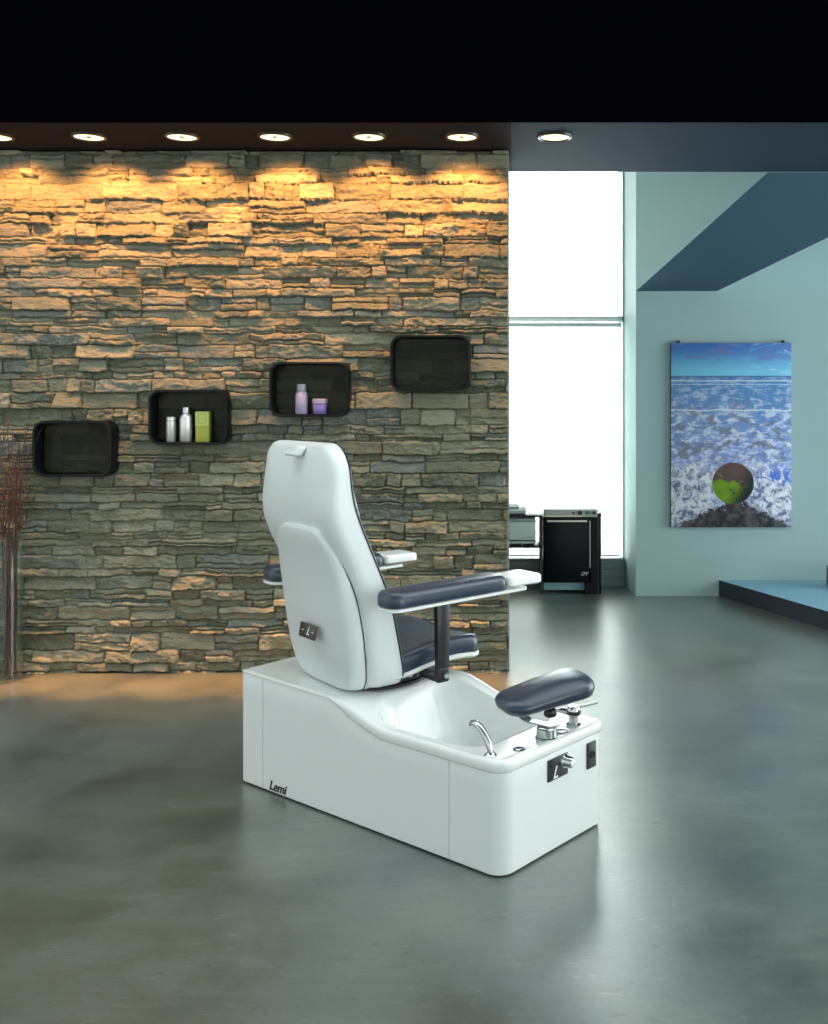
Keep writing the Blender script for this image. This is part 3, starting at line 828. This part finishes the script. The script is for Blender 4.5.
ub = empty('steriliser', (-0.03, CY, 0.3675)); tag(ub, 'pale green-grey enamel box standing on the middle shelf of the rack', 'steriliser')
box('casing', (-0.30, 0.02, 0.017), (0.190, 0.28, 0.206), M_unit, ub, 0.003)
box('top_band', (-0.298, 0.012, 0.183), (0.188, 0.021, 0.204), M_unitd, ub, 0.002)
box('door', (-0.298, 0.010, 0.045), (0.188, 0.021, 0.180), M_unit, ub, 0.003)
box('lower_line', (-0.298, 0.013, 0.036), (0.186, 0.021, 0.042), M_ink, ub)
for xf in (-0.27, 0.06, 0.145):
    box('rubber_foot', (xf - 0.022, 0.03, 0.0), (xf + 0.022, 0.25, 0.018), M_blackm, ub, 0.003)
writing('door_print', 'CB 2000', 0.020, M_unitd, ub, frame((0.125, 0.0094, 0.064), (1, 0, 0), (0, 0, 1)))

def towel(loc, w_, h_, dpt, label):
    o = empty('folded_towel', loc); tag(o, label, 'towel', 'folded towels on the rack')
    out = round_rect(-w_, w_, 0, h_, h_ * 0.48, 8, 10)
    bm = bmesh.new(); N = len(out); Ls = []
    for y, k in ((0.0, 0.012), (0.012, 0.002), (0.05, 0.0), (dpt - 0.012, 0.0), (dpt, 0.012)):
        Ls.append([bm.verts.new((p[0], y, p[1] + 0.002 * math.sin(p[0] * 40 + y * 30) * (p[1] / h_))) for p in inset(out, k)])
    for a, b in zip(Ls, Ls[1:]):
        for k in range(N): bm.faces.new((a[k], a[(k + 1) % N], b[(k + 1) % N], b[k]))
    bm.faces.new(Ls[0]); bm.faces.new(Ls[-1])
    from_bm('towel_body', bm, M_towel, o)
    box('fold_line', (-w_ + 0.02, -0.003, h_ * 0.46), (w_ - 0.012, 0.004, h_ * 0.54), M_unitd, o, 0.001)
towel((-0.10, CY + 0.03, 0.6035), 0.19, 0.044, 0.22, 'larger grey folded towel lying on the top shelf of the rack')
towel((-0.12, CY + 0.05, 0.6480), 0.155, 0.026, 0.18, 'smaller grey folded towel on top of the other folded towel')

# ------------------------------------------------------------------ pedicure chair
U_ANG = math.radians(-38.7)
ch = empty('pedicure_chair', (-0.049 + 0.012 * 0.769, 3.164 - 0.012 * 0.639, 0), U_ANG)
tag(ch, 'white pedicure spa chair with dark blue cushions and foot basin, centre of the room', 'pedicure chair')
BL, BW = 1.325, 0.560           # base length (behind x=0) and width
def deck(x, y=0.0):
    sh = 0.11 * y / 0.52
    rear = np.interp(x, [-1.30, -0.80], [0.439, 0.427])
    t = (x - sh + 0.80) / 0.29
    drop = smooth01(t)
    return rear + (0.366 - rear) * drop

# base body in three covers with fine seams
BO = round_rect(-BL + 0.004, -0.006, 0.004, BW - 0.004, [0.058, 0.024, 0.02, 0.014], 10, 60)
def body(name, keep, rimdrop):
    bm = bmesh.new(); N = len(BO)
    idx = [k for k in range(N) if keep(BO[k][0])]
    # order as a contiguous run
    start = next((k for k in idx if (k - 1) % N not in idx), idx[0])
    runs = []; seen = set()
    for k in idx:
        if (k - 1) % N in idx and len(idx) < N: continue
        run = [k]
        while (run[-1] + 1) % N in idx and len(run) < N: run.append((run[-1] + 1) % N)
        runs.append(run)
    for run in runs:
        cols = []
        for k in run:
            x, y = BO[k]; top = deck(x, y) - rimdrop(x)
            zs_ = [0.005, 0.009] + [0.009 + (top - 0.013) * j / 6 for j in range(1, 7)] + [top]
            ins = [0.004] + [0.0] * 7 + [0.002]
            p0 = BO[k - 1]; p1 = BO[(k + 1) % N]
            t = (Vector(p1) - Vector(p0)).normalized()
            nx_, ny_ = -t.y, t.x
            cols.append([bm.verts.new((x + nx_ * i_, y + ny_ * i_, z_)) for z_, i_ in zip(zs_, ins)] +
                        [bm.verts.new((x + nx_ * 0.016, y + ny_ * 0.016, top)), bm.verts.new((x + nx_ * 0.016, y + ny_ * 0.016, 0.005))])
        for a, b in zip(cols, cols[1:]):
            m_ = len(a)
            for j in range(m_):
                bm.faces.new((a[j], b[j], b[(j + 1) % m_], a[(j + 1) % m_]))
        bm.faces.new(cols[0]); bm.faces.new(cols[-1])
    return from_bm(name, bm, M_panel, ch, angle=35)
XS1, XS2 = -1.188, -0.226
# insert exact seam points so that the covers meet tightly
def with_seams(out, xs):
    res = []
    for i in range(len(out)):
        p, q = out[i], out[(i + 1) % len(out)]
        res.append(p)
        hits = []
        for x in xs:
            if (p[0] - x) * (q[0] - x) < 0:
                t = (x - p[0]) / (q[0] - p[0]); hits.append((t, (x, p[1] + (q[1] - p[1]) * t)))
        res += [h for _, h in sorted(hits)]
    return res
g = 0.0013
BO = with_seams(BO, (XS1 - g, XS1 + g, XS2 - g, XS2 + g))
rim_drop = lambda x: 0.004 + 0.032 * smooth01((x + 0.84) / 0.16)
body('rear_cover', lambda x: x <= XS1 - g + 1e-6, rim_drop)
body('side_cover', lambda x: XS1 + g - 1e-6 <= x <= XS2 - g + 1e-6, rim_drop)
body('front_cover', lambda x: x >= XS2 + g - 1e-6, rim_drop)
bm = bmesh.new(); extr(bm, round_rect(-BL + 0.035, -0.035, 0.035, BW - 0.035, 0.03, 6, 4), 0.0, 0.10)
from_bm('plinth', bm, M_blackm, ch)

# moulded tub: rim, deck and foot basin in one surface
def tub():
    bm = bmesh.new()
    OC = (-0.40, BW / 2 + 0.004)
    NT_ = 288
    def on_outline(out, c, ang):
        dx, dy = math.cos(ang), math.sin(ang); best = None
        for i in range(len(out)):
            p, q = out[i], out[(i + 1) % len(out)]
            ex, ey = q[0] - p[0], q[1] - p[1]
            den = dx * ey - dy * ex
            if abs(den) < 1e-12: continue
            px, py = p[0] - c[0], p[1] - c[1]
            t = (px * ey - py * ex) / den; s = (px * dy - py * dx) / den
            if t > 0 and -1e-9 <= s <= 1 + 1e-9 and (best is None or t > best): best = t
        return (c[0] + dx * best, c[1] + dy * best)
    outer = round_rect(-BL, 0.0, -0.002, BW + 0.010, [0.062, 0.030, 0.025, 0.020], 16, 1)
    opening = round_rect(-0.690, -0.150, 0.048, BW - 0.046, [0.10, 0.10, 0.13, 0.13], 16, 1)
    bottom = round_rect(-0.545, -0.185, 0.085, BW - 0.085, [0.09, 0.09, 0.07, 0.07], 16, 1)
    # angles: denser towards the outline's far corners
    angs = [2 * math.pi * k / NT_ for k in range(NT_)]
    for cx_, cy_ in ((-BL, 0), (-BL, BW), (0, 0), (0, BW)):
        a0 = math.atan2(cy_ - OC[1], cx_ - OC[0]) % (2 * math.pi)
        angs += [(a0 + dd) % (2 * math.pi) for dd in np.linspace(-0.09, 0.09, 24)]
    angs = sorted(set(round(a, 6) for a in angs))
    O_ = [on_outline(outer, OC, a) for a in angs]
    P_ = [on_outline(opening, OC, a) for a in angs]
    B_ = [on_outline(bottom, OC, a) for a in angs]
    N = len(angs)
    def drop(p): return 0.004 + 0.034 * smooth01((p[0] + 0.84) / 0.16)
    rad_ = [0.062, 0.030, 0.025, 0.020]
    Oi = lambda d_: [on_outline(round_rect(-BL + d_, -d_, -0.002 + d_, BW + 0.010 - d_, [max(r - d_, 0.006) for r in rad_], 16, 1), OC, a) for a in angs]
    loops = []
    def ring(pts, zf): loops.append([bm.verts.new((p[0], p[1], zf(p))) for p in pts])
    ring(Oi(0.018), lambda p: deck(*p) - drop(p))
    ring(Oi(0.003), lambda p: deck(*p) - drop(p))
    ring(O_, lambda p: deck(*p) - max(0.0025, drop(p) - 0.005))
    ring(O_, lambda p: deck(*p) - min(0.012, drop(p) * 0.6))
    ring(Oi(0.003), lambda p: deck(*p) - 0.004)
    ring(Oi(0.009), lambda p: deck(*p))
    ring(Oi(0.020), lambda p: deck(*p) + 0.001)
    ring(Oi(0.030), lambda p: deck(*p) - 0.003 * smooth01((p[0] + 0.84) / 0.16))
    a_, b_ = Oi(0.030), P_
    for j in range(1, 15):
        t = j / 14
        ring([(p[0] + (q[0] - p[0]) * t, p[1] + (q[1] - p[1]) * t) for p, q in zip(a_, b_)],
             lambda p: deck(*p) - 0.003 * smooth01((p[0] + 0.84) / 0.16))
    # roll over into the basin, wall, floor
    def bz(p): return min(deck(*p), 0.402) - 0.003
    for t, dz_ in ((0.07, 0.004), (0.16, 0.016), (0.28, 0.042), (0.45, 0.085), (0.65, 0.130), (0.82, 0.165), (0.93, 0.185), (1.0, 0.192)):
        ring([(p[0] + (q[0] - p[0]) * t, p[1] + (q[1] - p[1]) * t) for p, q in zip(P_, B_)], lambda p, t=t, dz_=dz_: deck(*p) * (1 - smooth01(t * 3)) + bz(p) * smooth01(t * 3) - 0.003 * (1 - smooth01(t * 3)) - dz_)
    cx_ = sum(p[0] for p in B_) / N; cy_ = sum(p[1] for p in B_) / N
    for k_ in (0.9, 0.6, 0.25):
        ring([(cx_ + (p[0] - cx_) * k_, cy_ + (p[1] - cy_) * k_) for p in B_], lambda p: 0.166)
    for a, b in zip(loops, loops[1:]):
        for k in range(N): bm.faces.new((a[k], a[(k + 1) % N], b[(k + 1) % N], b[k]))
    c = bm.verts.new((cx_, cy_, 0.165))
    for k in range(N): bm.faces.new((loops[-1][k], loops[-1][(k + 1) % N], c))
    return from_bm('tub', bm, M_white, ch, angle=60)
TUB = tub()
# drain and water jets in the basin
lathe('drain', [(0.026, 0.166), (0.026, 0.169), (0.020, 0.171), (0, 0.171)], M_chrome, TUB, (-0.33, 0.30, 0), 24)
lathe('water_jet', [(0.009, -0.006), (0.009, 0.003), (0.006, 0.005), (0, 0.005)], M_steel, TUB, (-0.605, 0.135, 0.322), 20, Matrix.Rotation(math.radians(58), 3, 'Y'))
lathe('water_jet', [(0.024, -0.006), (0.024, 0.004), (0.016, 0.007), (0, 0.007)], M_steel, TUB, (-0.560, 0.215, 0.235), 20, Matrix.Rotation(math.radians(58), 3, 'Y'))

# lettering and plates on the covers (front face is x = -0.006, side face is y = 0.004)
writing('side_lettering', 'Lemi', 0.050, M_ink, ch, frame((-1.100, 0.0026, 0.030), (1, 0, 0), (0, 0, 1)), 0.30, 0.0010, 0.0009)
cp = empty('tmp'); bpy.data.objects.remove(cp)
pl = box('control_plate', (-0.007, 0.241, 0.238), (-0.0005, 0.350, 0.309), M_dark, ch, 0.001)
Mx = Matrix.Rotation(math.radians(90), 3, 'Y')
lathe('control_knob', [(0.0, 0.034), (0.014, 0.033), (0.019, 0.027), (0.020, 0.010), (0.025, 0.004), (0.026, 0.0)], M_chrome, pl, (-0.0005, 0.334, 0.284), 28, Mx)
lathe('dial_seat', [(0.0, 0.003), (0.012, 0.003), (0.014, 0.0)], M_blackm, pl, (-0.0006, 0.262, 0.293), 24, Mx)
def emblem(M, parent, size, m_):
    o = writing('emblem', 'L', size, m_, parent, M, 0.42, 0.0006, size * 0.015)
    return o
emblem(frame((0.0003, 0.276, 0.260), (0, 1, 0), (0, 0, 1)), pl, 0.056, M_mark)
sp = box('socket_plate', (-0.007, 0.466, 0.217), (-0.0005, 0.517, 0.306), M_dark, ch, 0.001)
lathe('socket', [(0, 0.001), (0.008, 0.001), (0.009, 0.004), (0.012, 0.004), (0.013, 0)], M_blackm, sp, (-0.0005, 0.493, 0.263), 20, Mx)

# small fittings on the front deck
lathe('deck_button', [(0.024, 0.0), (0.024, 0.004), (0.020, 0.006), (0.016, 0.004), (0, 0.004)], M_steel, ch, (-0.040, 0.368, 0.363), 28)
lathe('overflow_ring', [(0.021, 0.0), (0.021, 0.003), (0.017, 0.005), (0.013, 0.003), (0.0125, 0.0005), (0, 0.0005)], M_chrome, ch, (-0.046, 0.142, 0.363), 28)
# hand shower, a slim curved chrome wand
hs = lathe('hand_shower', [(0.021, 0.0), (0.021, 0.005), (0.015, 0.010), (0.012, 0.014)], M_chrome, ch, (-0.082, 0.042, 0.362), 24)
wand = []
for k in range(13):
    t = k / 12
    wand.append((-0.082 - 0.070 * t ** 1.6, 0.042 - 0.004 * t + 0.012 * t * t, 0.372 + 0.100 * t - 0.022 * t ** 4))
wand += [(-0.166, 0.052, 0.446), (-0.172, 0.054, 0.438)]
tube('wand', wand, [0.0105 + 0.0015 * min(1, k / 8) for k in range(len(wand) - 2)] + [0.0125, 0.0115], M_chrome, hs, 16)
# mixer tap with side lever
mt = lathe('mixer_tap', [(0.026, 0.0), (0.026, 0.006), (0.018, 0.010), (0.017, 0.032), (0.022, 0.036), (0.0235, 0.060), (0.019, 0.068), (0, 0.071)], M_chrome, ch, (-0.050, 0.452, 0.364), 28)
tube('lever', [(-0.050, 0.452, 0.424), (-0.022, 0.487, 0.430), (0.004, 0.520, 0.437)], [0.006, 0.0045, 0.0035], M_chrome, mt, 10)
tube('spout', [(-0.055, 0.450, 0.405), (-0.085, 0.440, 0.412), (-0.125, 0.428, 0.412), (-0.132, 0.426, 0.402)], [0.012, 0.011, 0.010, 0.010], M_chrome, mt, 12)
lathe('lever_ring', [(0.0245, 0.040), (0.0248, 0.047), (0.0245, 0.052)], M_black, mt, (-0.050, 0.452, 0.364), 28)

# footrest on its bracket
FC = Vector((-0.062, 0.305, 0.500))
tilt = Matrix.Rotation(math.radians(-15), 3, 'Z') @ Matrix.Rotation(math.radians(8), 3, 'Y') @ Matrix.Rotation(math.radians(4), 3, 'X')
fo = round_rect(-0.088, 0.088, -0.185, 0.185, [0.070, 0.078, 0.078, 0.070], 12, 6)
fo = [(p[0] * (0.90 + 0.10 * smooth01((p[1] + 0.185) / 0.30)), p[1]) for p in fo]
def fmapf(a, b, d_):
    d_ = d_ * (0.66 + 0.34 * smooth01((b + 0.185) / 0.37)) if d_ > 0.012 else d_
    saddle = 0.006 * (b / 0.185) ** 2
    v = tilt @ Vector((a, b, d_ - saddle * (1 if d_ > 0.03 else 0.4)))
    return FC + v
fr_ = pad('footrest', fo, [('o', 0.040, -0.020), ('o', 0.020, -0.017), ('o', 0.006, -0.006), ('o', 0.0, 0.012), ('o', 0.004, 0.028), ('o', 0.014, 0.041), ('o', 0.028, 0.050), ('s', 0.75, 0.056), ('s', 0.4, 0.060), ('s', 0.1, 0.061)],
          fmapf, M_navy, ch)
lathe('pedestal', [(0.037, 0.0), (0.037, 0.004), (0.034, 0.006), (0.034, 0.034), (0.031, 0.037), (0, 0.037)], M_chrome, fr_, (-0.046, 0.290, 0.364), 32)
def strip(name, pts, wdir, hw, th, m_, parent):
    bm = bmesh.new(); wd = Vector(wdir).normalized() * hw; Ls = []
    pts = [Vector(p) for p in pts]
    for i, p in enumerate(pts):
        t = (pts[min(i + 1, len(pts) - 1)] - pts[max(i - 1, 0)]).normalized()
        nn = t.cross(wd).normalized() * th
        Ls.append([bm.verts.new(p + wd + nn), bm.verts.new(p - wd + nn), bm.verts.new(p - wd - nn), bm.verts.new(p + wd - nn)])
    for a, b in zip(Ls, Ls[1:]):
        for k in range(4): bm.faces.new((a[k], a[(k + 1) % 4], b[(k + 1) % 4], b[k]))
    bm.faces.new(Ls[0]); bm.faces.new(Ls[-1])
    return from_bm(name, bm, m_, parent, angle=20)
strip('bracket', [(-0.020, 0.300, 0.404), (-0.115, 0.292, 0.406), (-0.128, 0.288, 0.410), (-0.140, 0.215, 0.470), (-0.135, 0.205, 0.478)], (0.35, 1, 0), 0.019, 0.0025, M_strip, fr_)
lathe('clamp_knob', [(0.0, -0.052), (0.018, -0.051), (0.022, -0.046), (0.022, -0.030), (0.017, -0.024), (0.008, -0.020), (0.006, 0.0)], M_black, fr_, tuple(FC + Vector((0.020, 0.0, -0.016))), 24)
tube('stop_bar', [FC + Vector((-0.01, 0.02, -0.020)), FC + Vector((0.02, 0.105, -0.024))], 0.006, M_steel, fr_, 10)

# --- seat, turned on its swivel: local axes s (facing), l (occupant's left)
SA = math.radians(40) - U_ANG
_d = Vector((-0.478 - ch.location.x, 3.992 - ch.location.y))
CS = Vector((_d.x * math.cos(U_ANG) + _d.y * math.sin(U_ANG), -_d.x * math.sin(U_ANG) + _d.y * math.cos(U_ANG)))
def sm(s, l, z_):
    return (CS.x + s * math.cos(SA) - l * math.sin(SA), CS.y + s * math.sin(SA) + l * math.cos(SA), z_)
def sdir(s, l, z_=0.0):
    return (s * math.cos(SA) - l * math.sin(SA), s * math.sin(SA) + l * math.cos(SA), z_)

SZ = [0.40, 0.45, 0.485, 0.62, 0.77, 0.90, 1.07, 1.14, 1.28, 1.36]
SF = [-0.100, -0.110, -0.119, -0.146, -0.178, -0.235, -0.310, -0.330, -0.340, -0.340]
BZ = [0.40, 0.44, 0.55, 0.67, 0.80, 0.92, 1.02, 1.09, 1.22, 1.36]
SB = [-0.235, -0.245, -0.268, -0.285, -0.310, -0.356, -0.410, -0.428, -0.416, -0.396]
def smoothed(zz, xs, ys):
    ks = np.linspace(-0.05, 0.05, 9); return float(np.mean(np.interp(zz + ks, xs, ys)))
sf = lambda z_: smoothed(z_, SZ, SF)
sb = lambda z_: smoothed(z_, BZ, SB)
wm = lambda z_: smoothed(z_, [0.42, 0.55, 0.90, 1.08, 1.20, 1.34], [0.97, 1.0, 1.0, 0.985, 0.95, 0.93])
bo = round_rect(-0.252, 0.252, 0.440, 1.338, [0.085, 0.060, 0.110, 0.080], 12, 26)
bo = [(p[0] * wm(p[1]) * 1.10 + 0.018, p[1]) for p in bo]
def fback(l, z_, d_):
    a, b = sf(z_), sb(z_)
    s = a + (b - a) * d_ if 0 <= d_ <= 1 else (a - d_ if d_ < 0 else b - (d_ - 1))
    return sm(s, l, z_)
BK = pad('backrest', bo, [('o', 0.012, 0.0), ('o', 0.001, 0.0), ('o', 0.0, 0.06), ('o', 0.0, 0.55), ('o', 0.004, 0.78), ('o', 0.014, 0.93), ('o', 0.030, 1.000), ('o', 0.052, 1.005),
                          ('s', 0.8, 1.008), ('s', 0.55, 1.010), ('s', 0.28, 1.012), ('s', 0.08, 1.012)], fback, M_shell, ch)
pad('back_cushion', bo, [('o', 0.006, 0.02), ('o', 0.003, -0.002), ('o', 0.006, -0.008), ('o', 0.020, -0.018), ('o', 0.042, -0.028), ('s', 0.75, -0.034), ('s', 0.4, -0.04), ('s', 0.1, -0.04)],
    fback, M_navy, BK)
closed_tube('piping', [fback(p[0], p[1], 0.0) for p in bo], 0.0035, M_black, BK, 6)
# raised rear cover of the backrest
pk = [(0.150, 1.045), (0.178, 1.020), (0.205, 0.955), (0.228, 0.87), (0.240, 0.77), (0.243, 0.66), (0.236, 0.56), (0.215, 0.475), (0.175, 0.436), (0.10, 0.425)]
def resample(poly, n):
    P = [Vector(p) for p in poly]; d_ = [0]
    for a, b in zip(P, P[1:] + P[:1]): d_.append(d_[-1] + (b - a).length)
    res = []
    for k in range(n):
        t = d_[-1] * k / n
        i = max(j for j in range(len(P)) if d_[j] <= t)
        f_ = (t - d_[i]) / max(1e-9, d_[i + 1] - d_[i]); a = P[i]; b = P[(i + 1) % len(P)]
        res.append(tuple(a + (b - a) * f_))
    return res
def soften(o_, it=4):
    for _ in range(it):
        o_ = [((o_[i - 1][0] + 2 * o_[i][0] + o_[(i + 1) % len(o_)][0]) / 4, (o_[i - 1][1] + 2 * o_[i][1] + o_[(i + 1) % len(o_)][1]) / 4) for i in range(len(o_))]
    return o_
poly = [(-p[0], p[1]) for p in reversed(pk)] ; poly = [(0.080, 1.046), (0.128, 1.018), (0.190, 0.955)][::1]
poly = (poly + pk[3:])[::-1] + [(-0.168, 1.046), (-0.190, 1.020), (-0.212, 0.955)] + [(-p[0], p[1]) for p in pk[3:]]
po = soften(resample(poly, 160), 10)
def area(o_): return sum(o_[i][0] * o_[(i + 1) % len(o_)][1] - o_[(i + 1) % len(o_)][0] * o_[i][1] for i in range(len(o_)))
if area(po) < 0: po = po[::-1]
def fpod(l, z_, d_):
    hump = 0.032 * smooth01((1.05 - z_) / 0.35)
    return sm(sb(z_) + (0.03 - d_ if d_ < 0.03 else -(d_ - 0.03) * (1 + 0.0) - hump * max(0, min(1, (d_ - 0.03) / 0.03))), l, z_)
PD = pad('rear_cover_panel', po, [('o', 0.0, 0.0), ('o', 0.0, 0.030), ('o', 0.002, 0.040), ('o', 0.007, 0.050), ('o', 0.014, 0.055), ('o', 0.020, 0.058), ('s', 0.88, 0.063), ('s', 0.7, 0.068), ('s', 0.45, 0.073), ('s', 0.15, 0.076)],
         fpod, M_shell, BK, centre=(0, 0.70))
closed_tube('seam', [fpod(p[0] * 1.006, p[1], 0.030) for p in po], 0.0022, M_black, PD, 5)
# badge and clip
sb0 = sb(0.652) - 0.076 - 0.020
c = Vector(sm(sb0 - 0.0085, -0.028, 0.650))
Mb = frame(c, sdir(0, -1), (sdir(0.16, 0)[0], sdir(0.16, 0)[1], 1))
bm = bmesh.new(); add_box(bm, (-0.058, -0.026, -0.004), (0.058, 0.026, 0.002), 0.001)
bmesh.ops.transform(bm, matrix=Mb, verts=bm.verts[:])
bd = from_bm('badge', bm, M_brown, BK)
emblem(Mb @ Matrix.Translation((0.006, 0, 0.0022)), bd, 0.040, M_mark)
for xa_, xb_ in ((-0.040, -0.026), (0.034, 0.046)):
    bm = bmesh.new(); add_box(bm, (xa_, -0.0015, 0.0018), (xb_, 0.0015, 0.0026))
    bmesh.ops.transform(bm, matrix=Mb, verts=bm.verts[:]); from_bm('badge_dash', bm, M_mark, bd)
c = Vector(sm(sb(1.305) - 0.010, -0.010, 1.305))
bm = bmesh.new(); add_box(bm, (-0.040, -0.016, -0.016), (0.040, 0.022, 0.024), 0.010, 4)
for v in bm.verts:
    if v.co.y < 0: v.co.z += 0.016
    v.co.x *= 0.85 + 0.15 * (1 - v.co.y / 0.022) * 0.5
bmesh.ops.transform(bm, matrix=frame(c, sdir(0, -1), (0, 0, 1)), verts=bm.verts[:])
from_bm('headrest_clip', bm, M_shell, BK)

# seat cushion and pan
ztop = lambda s: smoothed(s, [-0.22, -0.12, 0.0, 0.10, 0.18, 0.26], [0.560, 0.556, 0.580, 0.592, 0.590, 0.580])
so = round_rect(-0.160, 0.258, -0.246, 0.246, [0.050, 0.050, 0.03, 0.03], 10, 14)
def fseat(s, l, d_):
    dish = 0.016 * (1 - min(1.0, abs(l) / 0.22) ** 2) if d_ > -0.008 else 0
    return sm(s, l, ztop(s) - dish + d_)
ST = pad('seat', so, [('o', 0.03, -0.072), ('o', 0.004, -0.070), ('o', 0.0, -0.060), ('o', 0.0, -0.026), ('o', 0.006, -0.011), ('o', 0.018, -0.002), ('o', 0.036, 0.001), ('s', 0.8, 0.0), ('s', 0.5, 0.0), ('s', 0.2, 0.0)], fseat, M_navy, ch)
pad('seat_pan', so, [('s', 0.1, -0.100), ('s', 0.6, -0.100), ('o', 0.05, -0.098), ('o', 0.012, -0.090), ('o', -0.002, -0.080), ('o', -0.002, -0.068), ('o', 0.004, -0.066)], fseat, M_white, ST, close_start=True, close_end=False)
# swivel mechanism under the seat
sw = lathe('swivel_base', [(0.0, 0.427), (0.175, 0.427), (0.185, 0.431), (0.185, 0.440), (0.175, 0.445), (0.10, 0.447), (0.0, 0.447)], M_blackm, ch, (*sm(-0.09, -0.02, 0.0)[:2], 0), 48)
bm = bmesh.new(); add_box(bm, (-0.13, -0.20, -0.018), (0.10, 0.20, 0.016), 0.004)
bmesh.ops.transform(bm, matrix=frame(sm(0, 0, 0.467), sdir(1, 0), sdir(0, 1)), verts=bm.verts[:])
from_bm('mechanism', bm, M_black, ch)
for k_ in range(3):
    lathe('bolt', [(0, 0.008), (0.007, 0.007), (0.008, 0.0)], M_steel, sw, sm(-0.09 + 0.035 * k_, -0.200, 0.467), 12, Matrix.Rotation(SA, 3, 'Z') @ Matrix.Rotation(math.radians(90), 3, 'X'))

# armrests
def armrest(side, ds):
    L0 = 0.372 * side
    ao = round_rect(-0.285 + ds, 0.228 + ds, -0.066, 0.066, [0.030, 0.030, 0.045, 0.045], 8, 10)
    def fa(s, l, d_):
        return sm(s, L0 + l, 0.779 + (s - ds) * 0.020 + d_ + 0.006 * (1 - (l / 0.066) ** 2) * (1 if d_ > 0.03 else 0))
    A = pad('armrest', ao, [('o', 0.012, 0.0), ('o', 0.002, 0.004), ('o', 0.0, 0.014), ('o', 0.0, 0.032), ('o', 0.005, 0.044), ('o', 0.014, 0.051), ('o', 0.026, 0.053), ('s', 0.7, 0.055), ('s', 0.3, 0.056)], fa, M_navy, ch)
    to = round_rect(-0.287 + ds, 0.325 + ds, -0.066, 0.066, [0.02, 0.02, 0.045, 0.045], 8, 10)
    def ft(s, l, d_): return sm(s, L0 + l, 0.779 + (s - ds) * 0.020 + d_)
    pad('arm_tray', to, [('o', 0.010, -0.014), ('o', 0.0, -0.010), ('o', 0.0, -0.001), ('o', 0.004, 0.0), ('s', 0.5, 0.0)], ft, M_white, A)
    eo = round_rect(0.231 + ds, 0.392 + ds, -0.070, 0.070, 0.016, 6, 6)
    def fe(s, l, d_): return sm(s, L0 + l, 0.792 + d_)
    pad('manicure_rest', eo, [('o', 0.010, 0.0), ('o', 0.0, 0.006), ('o', 0.0, 0.030), ('o', 0.006, 0.036), ('s', 0.8, 0.037), ('s', 0.2, 0.037)], fe, M_white, A)
    # post and pivot
    sp_ = 0.005 + ds * 0.4
    lp = L0 - 0.052 * side
    bm = bmesh.new()
    add_box(bm, (-0.030, -0.012, 0.500), (0.030, 0.012, 0.766), 0.004)
    for v in bm.verts:
        if v.co.z < 0.55: v.co.x *= 0.85
    bmesh.ops.transform(bm, matrix=frame(sm(sp_, lp, 0.0), sdir(1, 0), sdir(0, 1)), verts=bm.verts[:])
    from_bm('post', bm, M_black, A)
    bm = bmesh.new()
    add_box(bm, (-0.029, -0.015, 0.456), (0.027, 0.014, 0.512), 0.010, 3)
    add_box(bm, (-0.025, min(-side * 0.18, 0.0), 0.458), (0.020, max(-side * 0.18, 0.0), 0.476), 0.003)
    bmesh.ops.transform(bm, matrix=frame(sm(sp_, lp, 0.0), sdir(1, 0), sdir(0, 1)), verts=bm.verts[:])
    from_bm('pivot_bracket', bm, M_black, A)
    lathe('pivot_bolt', [(0, 0.010), (0.009, 0.009), (0.011, 0.004), (0.011, 0.0)], M_steel, A, sm(sp_ + 0.006, lp + 0.016 * side, 0.482), 16, Matrix.Rotation(SA, 3, 'Z') @ Matrix.Rotation(math.radians(-90 * side), 3, 'X'))
armrest(-1, 0.0)
armrest(1, -0.065)
